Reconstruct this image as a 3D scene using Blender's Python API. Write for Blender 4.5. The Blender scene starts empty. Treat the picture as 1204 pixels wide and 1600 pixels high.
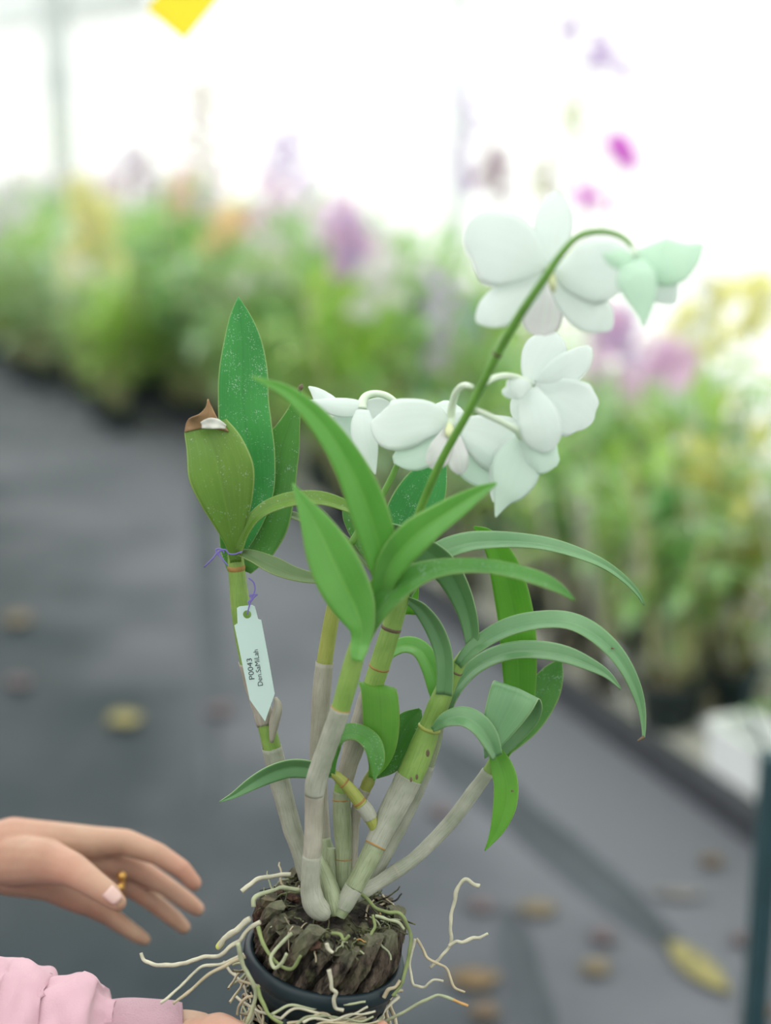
import bpy, bmesh, math, random
from mathutils import Vector, Matrix, noise

# ------------------------------------------------------------------ camera, world, sun, exposure
SC = bpy.context.scene
COL = SC.collection
F = 2222.2                                  # 50 mm on a 36 mm high frame of 1600 px
CAM = Vector((0, 0, 1.35))
TH = math.radians(14.65)
FW = Vector((0, math.cos(TH), -math.sin(TH)))
RT = Vector((1, 0, 0))
UP = Vector((0, math.sin(TH), math.cos(TH)))

cam = bpy.data.cameras.new('camera')
co = bpy.data.objects.new('camera', cam); COL.objects.link(co)
co.location = CAM
co.rotation_euler = (math.pi / 2 - TH, 0, 0)
cam.sensor_fit = 'VERTICAL'; cam.sensor_height = 36; cam.sensor_width = 27; cam.lens = 50
cam.clip_start = .02; cam.clip_end = 200
cam.dof.use_dof = True; cam.dof.focus_distance = .95; cam.dof.aperture_fstop = 2.1
SC.camera = co

w = bpy.data.worlds.new('overcast_sky'); SC.world = w; w.use_nodes = True
bg = w.node_tree.nodes['Background']
bg.inputs[0].default_value = (.93, .97, 1, 1); bg.inputs[1].default_value = .8

sun = bpy.data.lights.new('sun', 'SUN'); sun.energy = 10.3; sun.angle = math.radians(2); sun.color = (1, .98, .94)
so = bpy.data.objects.new('sun', sun); COL.objects.link(so)
so.location = (6, 10, 9)
so.rotation_euler = Vector((-.70, -.42, -.80)).to_track_quat('-Z', 'Y').to_euler()

vs = SC.view_settings
vs.view_transform = 'Standard'; vs.look = 'None'; vs.gamma = 1; vs.use_curve_mapping = False
vs.exposure = 0.0
SC.cycles.max_bounces = 8; SC.cycles.diffuse_bounces = 4; SC.cycles.transmission_bounces = 6
SC.cycles.caustics_reflective = False; SC.cycles.caustics_refractive = False
SC.cycles.sample_clamp_indirect = 6

rnd = random.Random(7)

# ------------------------------------------------------------------ geometry of the view -> places in the world
def P(px, py, d):
    return CAM + d * (FW + RT * ((px - 602) / F) + UP * ((800 - py) / F))

def ray(px, py):
    return FW + RT * ((px - 602) / F) + UP * ((800 - py) / F)

def ground(px, py, z=0.0):
    r = ray(px, py); return CAM + r * ((z - CAM.z) / r.z)

_v = ray(-342, 219)
EA = Vector((_v.x, _v.y, 0)).normalized()       # along the row of orchids, away from us
EP = Vector((EA.y, -EA.x, 0))                   # across it, towards the back wall
RO = ground(1204, 1330)                         # where the row's edging starts

def row(s, t, z=0.0):
    return Vector((RO.x, RO.y, z)) + EA * s + EP * t

def on_plane(px, py, t):
    """(s, z, distance) where the line of sight meets the upright plane t behind the edging"""
    r = ray(px, py)
    k = (RO + EP * t - CAM).dot(EP) / r.dot(EP)
    q = CAM + r * k
    return (q - RO).dot(EA), q.z, k

# ------------------------------------------------------------------ materials
MATS = {}
def mat(name):
    m = bpy.data.materials.new(name); m.use_nodes = True
    nt = m.node_tree; nt.nodes.clear(); MATS[name] = m
    return m, nt

def nd(nt, typ, ins=None, **kw):
    n = nt.nodes.new(typ)
    for k, v in kw.items(): setattr(n, k, v)
    if ins:
        for k, v in ins.items():
            s = n.inputs[k]
            if isinstance(v, bpy.types.NodeSocket): nt.links.new(v, s)
            else: s.default_value = v
    return n

def rgb(c): return (c[0], c[1], c[2], 1)

def ramp(nt, fac, stops):
    n = nd(nt, 'ShaderNodeValToRGB', {0: fac})
    e = n.color_ramp.elements
    while len(e) < len(stops): e.new(.5)
    for i, (p, c) in enumerate(stops):
        e[i].position = p; e[i].color = rgb(c) if len(c) == 3 else c
    return n.outputs[0]

def mixc(nt, fac, a, b, mode='MIX'):
    n = nd(nt, 'ShaderNodeMix', data_type='RGBA', blend_type=mode)
    for i, v in ((0, fac), (6, a), (7, b)):
        if isinstance(v, bpy.types.NodeSocket): nt.links.new(v, n.inputs[i])
        else: n.inputs[i].default_value = v if i == 0 else rgb(v)
    return n.outputs[2]

def math_(nt, op, a, b=0.0, c=None):
    ins = {0: a, 1: b}
    if c is not None: ins[2] = c
    return nd(nt, 'ShaderNodeMath', ins, operation=op).outputs[0]

def out(nt, sh):
    nd(nt, 'ShaderNodeOutputMaterial', {0: sh})

def bump(nt, h, strength=.3, dist=.001):
    return nd(nt, 'ShaderNodeBump', {'Height': h, 'Strength': strength, 'Distance': dist}).outputs[0]

def pos(nt, scale=(1, 1, 1)):
    tc = nd(nt, 'ShaderNodeTexCoord').outputs['Object']
    return nd(nt, 'ShaderNodeMapping', {0: tc, 3: scale}).outputs[0]

def simple(name, c, rough=.6, noise_scale=0, amount=.25, spec=.5, trans=0, metal=0, bump_d=0, sss=0, spread=None):
    m, nt = mat(name)
    col = None
    ins = {'Roughness': rough, 'Specular IOR Level': spec, 'Metallic': metal}
    if noise_scale:
        n = nd(nt, 'ShaderNodeTexNoise', {'Vector': pos(nt, spread or (1, 1, 1)), 'Scale': noise_scale, 'Detail': 4.0}).outputs[0]
        col = ramp(nt, n, [(.25, [x * (1 - amount) for x in c]), (.75, [min(1, x * (1 + amount)) for x in c])])
        ins['Base Color'] = col
        if bump_d: ins['Normal'] = bump(nt, n, .6, bump_d)
    else:
        ins['Base Color'] = rgb(c)
    if sss:
        ins['Subsurface Weight'] = 1.0; ins['Subsurface Radius'] = (1, .45, .3); ins['Subsurface Scale'] = sss
    p = nd(nt, 'ShaderNodeBsdfPrincipled', ins).outputs[0]
    if trans:
        t = nd(nt, 'ShaderNodeBsdfTranslucent', {0: col if col else rgb(c)}).outputs[0]
        p = nd(nt, 'ShaderNodeMixShader', {0: trans, 1: p, 2: t}).outputs[0]
    out(nt, p)
    return m

def leaf_mat(name, dark, light, edge=(.45, .6, .2), specks=0.0, trans=.35, rough=.42, tcol=None, spec=.5, ribc=None):
    """uv: u across the blade (0..1), v along it"""
    m, nt = mat(name)
    uv = nd(nt, 'ShaderNodeUVMap').outputs[0]
    sx = nd(nt, 'ShaderNodeSeparateXYZ', {0: uv})
    u, v = sx.outputs[0], sx.outputs[1]
    a = math_(nt, 'ABSOLUTE', math_(nt, 'SUBTRACT', u, .5))           # 0 at midrib .. .5 at edge
    n = nd(nt, 'ShaderNodeTexNoise', {'Vector': pos(nt, (1, 1, .5)), 'Scale': 38.0, 'Detail': 3.0}).outputs[0]
    col = ramp(nt, n, [(.3, dark), (.7, light)])
    mp = nd(nt, 'ShaderNodeMapping', {0: uv, 3: (34, .7, 1)}).outputs[0]
    vein = nd(nt, 'ShaderNodeTexNoise', {'Vector': mp, 'Scale': 1.0, 'Detail': 1.0}).outputs[0]
    col = mixc(nt, math_(nt, 'MULTIPLY', math_(nt, 'SUBTRACT', vein, .45), .7), col, [min(1, x * 1.35) for x in light])
    rib = math_(nt, 'SUBTRACT', 1.0, math_(nt, 'SMOOTH_MIN', math_(nt, 'MULTIPLY', a, 26.0), 1.0, .3))
    col = mixc(nt, math_(nt, 'MULTIPLY', rib, .35), col, ribc or [x * .72 for x in dark])
    eg = math_(nt, 'GREATER_THAN', a, .478)
    col = mixc(nt, math_(nt, 'MULTIPLY', eg, .55), col, edge)
    if specks:
        vo = nd(nt, 'ShaderNodeTexNoise', {'Vector': pos(nt), 'Scale': 1050.0, 'Detail': 2.5}).outputs[0]
        pat = nd(nt, 'ShaderNodeTexNoise', {'Vector': pos(nt), 'Scale': 120.0}).outputs[0]
        k = math_(nt, 'GREATER_THAN', math_(nt, 'ADD', vo, math_(nt, 'MULTIPLY', pat, .45)), .93 - .04 * specks)
        col = mixc(nt, math_(nt, 'MULTIPLY', k, .42), col, (.70, .82, .76))
    p = nd(nt, 'ShaderNodeBsdfPrincipled', {'Base Color': col, 'Roughness': rough, 'Specular IOR Level': spec, 'Normal': bump(nt, vein, .12, .0006)}).outputs[0]
    tc = mixc(nt, .6, col, tcol or [light[0] * 1.5, light[1] * 1.35, light[2] * .7])
    t = nd(nt, 'ShaderNodeBsdfTranslucent', {0: tc}).outputs[0]
    out(nt, nd(nt, 'ShaderNodeMixShader', {0: trans, 1: p, 2: t}).outputs[0])
    return m

leaf_mat('leaf_blue_green', (.038, .26, .055), (.065, .36, .08), specks=1.0, trans=.25)
leaf_mat('leaf_olive', (.13, .265, .035), (.19, .345, .05), specks=.3, trans=.35)
leaf_mat('leaf_mid', (.07, .245, .04), (.105, .325, .055), specks=.45, trans=.35)
leaf_mat('leaf_bright', (.14, .41, .075), (.20, .50, .11), trans=.42, rough=.34, spec=.7, ribc=(.34, .62, .14))
leaf_mat('leaf_grey', (.125, .30, .125), (.18, .37, .16), trans=.25, rough=.36, spec=.7, edge=(.38, .55, .25))
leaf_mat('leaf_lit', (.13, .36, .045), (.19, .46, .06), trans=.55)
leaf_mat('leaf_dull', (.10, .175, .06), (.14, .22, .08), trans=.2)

def petal_mat(name, c, tc, trans=.5, pink=0):
    m, nt = mat(name)
    uv = nd(nt, 'ShaderNodeUVMap').outputs[0]
    mp = nd(nt, 'ShaderNodeMapping', {0: uv, 3: (18, .8, 1)}).outputs[0]
    vein = nd(nt, 'ShaderNodeTexNoise', {'Vector': mp, 'Scale': 1.0, 'Detail': 1.0}).outputs[0]
    col = ramp(nt, vein, [(.3, [x * .96 for x in c]), (.7, c)])
    if pink: col = mixc(nt, math_(nt, 'MULTIPLY', math_(nt, 'GREATER_THAN', vein, .52), pink), col, (.75, .55, .68))
    p = nd(nt, 'ShaderNodeBsdfPrincipled', {'Base Color': col, 'Roughness': .55, 'Specular IOR Level': .3, 'Sheen Weight': .15, 'Normal': bump(nt, vein, .1, .0005)}).outputs[0]
    t = nd(nt, 'ShaderNodeBsdfTranslucent', {0: rgb(tc)}).outputs[0]
    out(nt, nd(nt, 'ShaderNodeMixShader', {0: trans, 1: p, 2: t}).outputs[0])
petal_mat('petal_white', (.87, .925, .90), (.88, .94, .91))
petal_mat('petal_mint', (.77, .87, .81), (.76, .89, .81))
petal_mat('petal_green', (.74, .90, .78), (.76, .94, .80))
petal_mat('petal_lip', (.88, .89, .88), (.90, .91, .90), pink=.3)
simple('pedicel', (.76, .86, .70), .5, trans=.2)
simple('spike_green', (.14, .33, .05), .45, 60, .2, trans=.1)
simple('anther', (.62, .66, .38), .5)

def cane_mat(name, c1, c2, streak=.35, rough=.5):
    m, nt = mat(name)
    uv = nd(nt, 'ShaderNodeUVMap').outputs[0]
    mp = nd(nt, 'ShaderNodeMapping', {0: uv, 3: (44, 2.0, 1)}).outputs[0]
    s = nd(nt, 'ShaderNodeTexNoise', {'Vector': mp, 'Scale': 1.0, 'Detail': 3.0}).outputs[0]
    n = nd(nt, 'ShaderNodeTexNoise', {'Vector': pos(nt), 'Scale': 55.0, 'Detail': 3.0}).outputs[0]
    col = ramp(nt, n, [(.3, c1), (.7, c2)])
    col = mixc(nt, math_(nt, 'MULTIPLY', math_(nt, 'LESS_THAN', s, .44), streak), col, [x * .62 for x in c1])
    out(nt, nd(nt, 'ShaderNodeBsdfPrincipled', {'Base Color': col, 'Roughness': rough, 'Normal': bump(nt, s, .35, .0006)}).outputs[0])
cane_mat('cane_green', (.17, .31, .055), (.26, .40, .09), .25)
cane_mat('cane_yellow', (.27, .32, .06), (.36, .38, .09), .2)
cane_mat('cane_striped', (.19, .235, .12), (.30, .345, .21), .5)
cane_mat('sheath', (.25, .275, .20), (.40, .405, .335), .3, .65)
cane_mat('sheath_tan', (.29, .275, .215), (.40, .38, .31), .28, .65)
simple('node_ring', (.30, .17, .045), .6, 90, .4)
simple('node_brown', (.12, .085, .05), .7, 90, .4)
simple('dry_tip', (.28, .17, .085), .8, 60, .5, bump_d=.001)
simple('dry_white', (.62, .62, .56), .8, 90, .25)
simple('root_pale', (.50, .48, .36), .7, 80, .25, bump_d=.0006)
simple('root_tan', (.42, .36, .24), .7, 80, .25, bump_d=.0006)
simple('root_green', (.34, .37, .23), .7, 60, .4, bump_d=.0006)
simple('root_moss', (.21, .26, .10), .8, 60, .4, bump_d=.0006)
simple('root_orange', (.48, .27, .09), .7, 80, .25)
simple('tip_yellow', (.50, .52, .12), .6)
simple('pot_plastic', (.010, .022, .028), .42, 30, .2, spec=.35)

def husk_mat(name, a, b, moss, top=0):
    m, nt = mat(name)
    n = nd(nt, 'ShaderNodeTexNoise', {'Vector': pos(nt, (60, 60, 14)), 'Scale': 3.0, 'Detail': 5.0, 'Roughness': .65}).outputs[0]
    col = ramp(nt, n, [(.38, a), (.64, b)])
    g = nd(nt, 'ShaderNodeTexNoise', {'Vector': pos(nt), 'Scale': 75.0, 'Detail': 4.0}).outputs[0]
    gm = ramp(nt, g, [(.52, (0, 0, 0)), (.66, (1, 1, 1))])
    col = mixc(nt, math_(nt, 'MULTIPLY', gm, moss), col, (.17, .18, .085))
    if top:                                       # algae on the exposed upper ends
        gz = nd(nt, 'ShaderNodeSeparateXYZ', {0: nd(nt, 'ShaderNodeTexCoord').outputs['Generated']}).outputs[2]
        k = nd(nt, 'ShaderNodeMapRange', {'Value': math_(nt, 'ADD', gz, math_(nt, 'MULTIPLY', g, .7)), 1: 1.0, 2: 1.5, 3: 0.0, 4: top}).outputs[0]
        col = mixc(nt, k, col, (.22, .235, .15))
    out(nt, nd(nt, 'ShaderNodeBsdfPrincipled', {'Base Color': col, 'Roughness': .9, 'Specular IOR Level': .2, 'Normal': bump(nt, n, .8, .003)}).outputs[0])
husk_mat('husk_dark', (.008, .007, .006), (.045, .037, .030), .4)
husk_mat('husk_red', (.028, .014, .010), (.13, .075, .052), .25)
husk_mat('husk_brown', (.010, .008, .007), (.13, .10, .076), .3, .6)
husk_mat('husk_rust', (.014, .008, .007), (.14, .082, .058), .2, .4)
husk_mat('husk_top', (.030, .028, .018), (.14, .135, .085), .8)
simple('moss', (.10, .115, .05), .9, 150, .6, bump_d=.002)
simple('tag_plastic', (.60, .76, .72), .4, 20, .03, trans=.15)
simple('ink', (.03, .04, .05), .6)
simple('purple_thread', (.16, .12, .42), .5)
simple('gold', (.80, .48, .14), .28, metal=1)

def skin_mat(name, a, b):
    m, nt = mat(name)
    n = nd(nt, 'ShaderNodeTexNoise', {'Vector': pos(nt), 'Scale': 34.0, 'Detail': 4.0}).outputs[0]
    f = nd(nt, 'ShaderNodeTexNoise', {'Vector': pos(nt), 'Scale': 420.0, 'Detail': 2.0}).outputs[0]
    col = ramp(nt, n, [(.3, a), (.7, b)])
    red = nd(nt, 'ShaderNodeTexNoise', {'Vector': pos(nt), 'Scale': 17.0, 'Detail': 2.0}).outputs[0]
    col = mixc(nt, ramp(nt, red, [(.45, (0, 0, 0)), (.75, (.6, .6, .6))]), col, (.50, .22, .16))
    out(nt, nd(nt, 'ShaderNodeBsdfPrincipled', {'Base Color': col, 'Roughness': .5, 'Specular IOR Level': .35, 'Subsurface Weight': .6,
        'Subsurface Radius': (1, .4, .25), 'Subsurface Scale': .004, 'Normal': bump(nt, f, .15, .0005)}).outputs[0])
skin_mat('skin', (.42, .245, .17), (.49, .335, .235))
simple('nail', (.66, .45, .40), .3, spec=.6)
simple('hair', (.02, .016, .013), .45, 200, .4, spread=(1, 1, .1))
simple('eye_white', (.75, .74, .72), .25)
simple('eye_dark', (.03, .02, .015), .2)
simple('lips', (.45, .20, .18), .45)

m, nt = mat('pink_fleece')
n1 = nd(nt, 'ShaderNodeTexNoise', {'Vector': pos(nt), 'Scale': 900.0, 'Detail': 2.0}).outputs[0]
n2 = nd(nt, 'ShaderNodeTexNoise', {'Vector': pos(nt), 'Scale': 30.0, 'Detail': 3.0}).outputs[0]
colp = ramp(nt, n2, [(.3, (.54, .335, .39)), (.7, (.60, .385, .44))])
out(nt, nd(nt, 'ShaderNodeBsdfPrincipled', {'Base Color': colp, 'Roughness': .95, 'Specular IOR Level': .1, 'Sheen Weight': .2, 'Normal': bump(nt, n1, .35, .0008)}).outputs[0])
simple('denim', (.05, .07, .12), .9, 200, .3)
simple('shoe', (.55, .55, .55), .6)
simple('purple_cloth', (.12, .075, .14), .9, 200, .3)

# setting
m, nt = mat('weed_mat')
pz = pos(nt, (1, 1, 1))
big = nd(nt, 'ShaderNodeTexNoise', {'Vector': pz, 'Scale': 2.2, 'Detail': 5.0}).outputs[0]
mid = nd(nt, 'ShaderNodeTexNoise', {'Vector': pos(nt, (1, .35, 1)), 'Scale': 9.0, 'Detail': 4.0}).outputs[0]
wv = nd(nt, 'ShaderNodeTexWave', {'Vector': pos(nt), 'Scale': 110.0, 'Distortion': .2}).outputs['Fac']
vec = nd(nt, 'ShaderNodeTexCoord').outputs['Object']
lane = nd(nt, 'ShaderNodeVectorMath', {0: vec, 1: (EP.x, EP.y, 0)}, operation='DOT_PRODUCT').outputs['Value']
soil = math_(nt, 'ADD', big, math_(nt, 'MULTIPLY', nd(nt, 'ShaderNodeTexNoise', {'Vector': pz, 'Scale': .55, 'Detail': 2.0}).outputs[0], .6))
colw = ramp(nt, math_(nt, 'MULTIPLY', soil, .62), [(.36, (.020, .031, .036)), (.50, (.032, .042, .047)), (.64, (.055, .060, .066))])
colw = mixc(nt, math_(nt, 'MULTIPLY', math_(nt, 'SUBTRACT', mid, .5), .5), colw, (.12, .12, .13))
wall_sheen = nd(nt, 'ShaderNodeMapRange', {'Value': math_(nt, 'ADD', lane, math_(nt, 'MULTIPLY', math_(nt, 'SUBTRACT', big, .5), .9)), 1: RO.dot(EP) - 1.12, 2: RO.dot(EP) - .38, 3: 0.0, 4: 1.0}).outputs[0]   # sheen of the bright wall, painted as a paler strip by the row
colw = mixc(nt, wall_sheen, colw, (.142, .150, .168))
out(nt, nd(nt, 'ShaderNodeBsdfPrincipled', {'Base Color': colw, 'Roughness': .55, 'Specular IOR Level': .12, 'Normal': bump(nt, wv, .15, .001)}).outputs[0])
simple('damp_and_shade_mat', (.062, .072, .082), .6, 6, .2, spec=.2)
simple('gravel_bed', (.50, .49, .45), .9, 60, .35, bump_d=.01)
simple('edging_board', (.045, .047, .055), .6, 20, .25)
def film(name, c, tw):
    m, nt = mat(name)
    n = nd(nt, 'ShaderNodeTexNoise', {'Vector': pos(nt), 'Scale': 1.2, 'Detail': 3.0}).outputs[0]
    col = ramp(nt, n, [(.3, [x * .95 for x in c]), (.7, c)])
    d = nd(nt, 'ShaderNodeBsdfDiffuse', {0: rgb((.8, .8, .8))}).outputs[0]
    t = nd(nt, 'ShaderNodeBsdfTranslucent', {0: col}).outputs[0]
    out(nt, nd(nt, 'ShaderNodeMixShader', {0: tw, 1: d, 2: t}).outputs[0])
film('wall_film', (.46, .472, .475), .85)
film('roof_film', (.88, .90, .90), .76)
simple('shade_cloth', (.84, .86, .86), .9, 40, .08, trans=.7)
simple('post_paint', (.56, .60, .60), .5, 10, .08, metal=0)
simple('post_white', (.74, .78, .79), .5, 10, .05)
simple('dark_green_steel', (.020, .058, .068), .5, 20, .2)
simple('yellow_card', (.98, .86, .04), .5, 30, .05, trans=.45)
simple('thread_white', (.75, .75, .75), .6)
simple('white_plastic', (.90, .93, .92), .5, 20, .05, trans=.1)
simple('pot_black', (.016, .034, .038), .5, 20, .3)
simple('bark_mix', (.08, .055, .035), .95, 80, .6, bump_d=.004)
simple('outside_ground', (.42, .44, .36), .95, 1.5, .2)
for nm, c in (('litter_yellow', (.25, .225, .085)), ('litter_tan', (.155, .125, .075)), ('litter_brown', (.12, .085, .055)),
              ('litter_pale', (.16, .155, .15)), ('litter_orange', (.15, .10, .045)), ('litter_red', (.115, .088, .092))):
    simple(nm, c, .7, 60, .35)
# background orchids
for nm, a, b in (('far_leaf_mid', (.17, .38, .11), (.30, .54, .20)), ('far_leaf_bright', (.25, .50, .06), (.38, .62, .13)),
                 ('far_leaf_deep', (.07, .22, .10), (.13, .33, .17)), ('far_leaf_grey', (.36, .54, .36), (.48, .66, .47)),
                 ('far_leaf_yellow', (.50, .52, .12), (.62, .62, .18))):
    leaf_mat(nm, a, b, trans=.42, rough=.28, spec=.9)
simple('far_cane', (.42, .44, .20), .6, 30, .35)
simple('far_cane_grey', (.56, .54, .45), .7, 30, .3)
for nm, c in (('bloom_magenta', (0.78, 0.2, 0.76)), ('bloom_lilac', (.70, .57, .82)), ('bloom_pink', (0.85, 0.64, 0.8)), ('bloom_yellow', (.92, .90, .42)),
              ('bloom_cream', (.93, .91, .62)), ('bloom_white', (0.84, 0.84, 0.8)), ('bloom_orange', (.92, .74, .46)), ('bloom_mauve', (.42, .27, .36)),
              ('bloom_green', (0.66, 0.68, 0.42)), ('bloom_peach', (0.88, 0.7, 0.56))):
    simple(nm, c, .6, trans=.4)

# ------------------------------------------------------------------ objects
def tag(o, label=None, cat=None, group=None, kind=None):
    for k, v in (('label', label), ('category', cat), ('group', group), ('kind', kind)):
        if v: o[k] = v
    return o

def empty(name, loc, label=None, cat=None, group=None, rz=0):
    o = bpy.data.objects.new(name, None); COL.objects.link(o)
    o.location = loc; o.rotation_euler = (0, 0, rz); o.empty_display_size = .05
    return tag(o, label, cat, group)

def origin(o):
    v = Vector((0, 0, 0))
    while o is not None:
        v += o.location; o = o.parent
    return v

def obj(name, bm, material, parent=None, smooth=True, loc=None, recalc=False):
    """link a bmesh (built in world coordinates) as one object under its parent"""
    off = origin(parent) if parent is not None else Vector((0, 0, 0))
    o_loc = Vector((0, 0, 0)) if parent is not None else (Vector(loc) if loc is not None else Vector((0, 0, 0)))
    sh = off + o_loc
    if sh.length > 0: bmesh.ops.translate(bm, verts=bm.verts, vec=-sh)
    if recalc: bmesh.ops.recalc_face_normals(bm, faces=bm.faces)
    me = bpy.data.meshes.new(name); bm.to_mesh(me); bm.free()
    for m_ in (material if isinstance(material, (list, tuple)) else [material]): me.materials.append(MATS[m_])
    if smooth: me.polygons.foreach_set('use_smooth', [True] * len(me.polygons))
    o = bpy.data.objects.new(name, me); COL.objects.link(o)
    o.location = o_loc
    if parent is not None: o.parent = parent
    return o

def catmull(pts, t):
    n = len(pts) - 1
    i = min(int(t), n - 1); f = t - i
    p1, p2 = pts[i], pts[i + 1]
    p0 = pts[i - 1] if i > 0 else [2 * a - b for a, b in zip(p1, p2)]
    p3 = pts[i + 2] if i + 2 <= n else [2 * b - a for a, b in zip(p1, p2)]
    return [.5 * (2 * b + (c - a) * f + (2 * a - 5 * b + 4 * c - d) * f * f + (3 * b - a - 3 * c + d) * f ** 3)
            for a, b, c, d in zip(p0, p1, p2, p3)]

def bm_blade(bm, samples, fold=.18, na=8, ripple=0.0, rk=3.0, seed=0, cup=0.0, mi=0):
    """samples: list of (point, half width, tilt). A blade of one sheet with uv."""
    uvl = bm.loops.layers.uv.verify()
    rows = []; prev = None; n = len(samples)
    for i, (p, hw, tilt) in enumerate(samples):
        a = samples[max(0, i - 1)][0]; b = samples[min(n - 1, i + 1)][0]
        T = (b - a).normalized(); V = (p - CAM).normalized()
        s0 = T.cross(V)
        if s0.length < .25 and prev is not None: s0 = prev - T * prev.dot(T)
        s0.normalize()
        if prev is not None and s0.dot(prev) < 0: s0 = -s0
        prev = s0.copy()
        vv = V - T * V.dot(T)
        vv = vv.normalized() if vv.length > .05 else T.cross(s0)
        S = s0 * math.cos(tilt) + vv * math.sin(tilt)
        N = S.cross(T).normalized()
        if N.dot(V) > 0 and abs(tilt) < 1.4: N = -N
        r = []
        for j in range(na + 1):
            x = -1 + 2 * j / na
            h = fold * hw * (abs(x) ** 1.05 - .25 * x * x) - cup * hw * x * x
            if ripple: h += ripple * hw * abs(x) ** 2 * math.sin(rk * i / n * 6.283 + seed + (x > 0) * 1.7)
            r.append((bm.verts.new(p + S * (hw * x) + N * h), j / na, i / (n - 1)))
        rows.append(r)
    for i in range(n - 1):
        for j in range(na):
            q = (rows[i][j], rows[i][j + 1], rows[i + 1][j + 1], rows[i + 1][j])
            f = bm.faces.new([v[0] for v in q]); f.material_index = mi
            for lp, v in zip(f.loops, q): lp[uvl].uv = (v[1], v[2])

def px_samples(cps, n=28):
    """cps: (px, py, depth, half width px as seen, tilt degrees)"""
    res = []
    c = [list(x) + [0] * (5 - len(x)) for x in cps]
    for k in range(n + 1):
        t = k / n * (len(c) - 1)
        x, y, d, hw, ti = catmull(c, t)
        ti = math.radians(max(-80, min(80, ti)))
        res.append((P(x, y, d), max(.3, hw) * d / F / math.cos(ti), ti))
    return res

def solid(o, th=.0007):
    md = o.modifiers.new('thickness', 'SOLIDIFY'); md.thickness = th; md.offset = 0
    return o

def leaf(cps, material, parent, fold=.18, n=28, ripple=.04, name='leaf', cup=0, label=None, th=.0007, rk=2.0):
    bm = bmesh.new()
    bm_blade(bm, px_samples(cps, n), fold * 1.5, 10, ripple, rk, rnd.random() * 6, cup)
    o = solid(obj(name, bm, material, parent), th)
    if label: o['label'] = label
    return o

def leaf2(cps, across, material, parent, fold=.1, n=44):
    """a leaf bent sharply over towards us: its width keeps one direction through the bend"""
    bm = bmesh.new(); uvl = bm.loops.layers.uv.verify(); rows = []
    S = (RT * across[0] - UP * across[1]).normalized(); ps = px_samples(cps, n)
    for i, (p, hw, _) in enumerate(ps):
        T = (ps[min(n, i + 1)][0] - ps[max(0, i - 1)][0]).normalized(); N = S.cross(T).normalized(); r = []
        for j in range(11):
            x = -1 + j / 5
            r.append(bm.verts.new(p + S * (hw * x) + N * (fold * hw * abs(x))))
        rows.append(r)
    for i in range(n):
        for j in range(10):
            f = bm.faces.new((rows[i][j], rows[i][j + 1], rows[i + 1][j + 1], rows[i + 1][j]))
            for lp, (a, b) in zip(f.loops, ((j, i), (j + 1, i), (j + 1, i + 1), (j, i + 1))): lp[uvl].uv = (a / 10, b / n)
    return solid(obj('leaf', bm, material, parent), .0007)

def bm_tube(bm, pts, radii, seg=10, cap=True, mi=0, wob=0.0, uvk=30.0):
    """pts: world points, radii in metres"""
    uvl = bm.loops.layers.uv.verify()
    n = len(pts); rows = []; prev = None; L = 0
    for i in range(n):
        T = (pts[min(n - 1, i + 1)] - pts[max(0, i - 1)])
        T = T.normalized() if T.length > 1e-9 else Vector((0, 0, 1))
        if prev is None:
            prev = T.orthogonal().normalized()
        A = (prev - T * prev.dot(T)).normalized(); prev = A
        B = T.cross(A)
        if i: L += (pts[i] - pts[i - 1]).length
        r = []
        for j in range(seg):
            a = 2 * math.pi * j / seg
            rr = radii[i] * (1 + wob * noise.noise(pts[i] * 160 + Vector((math.cos(a), math.sin(a), 0)) * 1.2)) if wob else radii[i]
            r.append(bm.verts.new(pts[i] + (A * math.cos(a) + B * math.sin(a)) * rr))
        rows.append((r, L))
    for i in range(n - 1):
        for j in range(seg):
            k = (j + 1) % seg
            f = bm.faces.new((rows[i][0][j], rows[i][0][k], rows[i + 1][0][k], rows[i + 1][0][j])); f.material_index = mi
            for lp, (uu, vv) in zip(f.loops, ((j, rows[i][1]), (j + 1, rows[i][1]), (j + 1, rows[i + 1][1]), (j, rows[i + 1][1]))):
                lp[uvl].uv = (uu / seg, vv * uvk)
    if cap:
        for r, ctr, fl in ((rows[0][0], pts[0], 1), (rows[-1][0], pts[-1], 0)):
            c = bm.verts.new(ctr)
            for j in range(seg):
                k = (j + 1) % seg
                f = bm.faces.new((r[k], r[j], c) if fl else (r[j], r[k], c)); f.material_index = mi

def tube_px(cps, n=24, t0=0.0, t1=1.0, k=1.0, add=0.0, jit=0.0):
    """cps: (px, py, depth, radius px). returns points, radii"""
    pts, rad = [], []
    for i in range(n + 1):
        t = (t0 + (t1 - t0) * i / n) * (len(cps) - 1)
        x, y, d, r = catmull([list(c) for c in cps], t)
        p = P(x, y, d)
        if jit: p += noise.noise_vector(p * 70) * jit
        pts.append(p); rad.append(max(.2, r) * d / F * k + add)
    return pts, rad

def tube(name, cps, material, parent, seg=12, n=24, jit=0.0, wob=0.0, **kw):
    bm = bmesh.new(); p, r = tube_px(cps, n, jit=jit, **kw); bm_tube(bm, p, r, seg, wob=wob)
    return obj(name, bm, material, parent)

def bm_box(bm, c, size, ex=Vector((1, 0, 0)), ey=Vector((0, 1, 0)), ez=Vector((0, 0, 1)), mi=0):
    hx, hy, hz = (s / 2 for s in size)
    v = [bm.verts.new(c + ex * (hx * a) + ey * (hy * b) + ez * (hz * d)) for d in (-1, 1) for b in (-1, 1) for a in (-1, 1)]
    for f in ((0, 2, 3, 1), (4, 5, 7, 6), (0, 1, 5, 4), (2, 6, 7, 3), (1, 3, 7, 5), (0, 4, 6, 2)):
        bm.faces.new([v[i] for i in f]).material_index = mi

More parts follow.
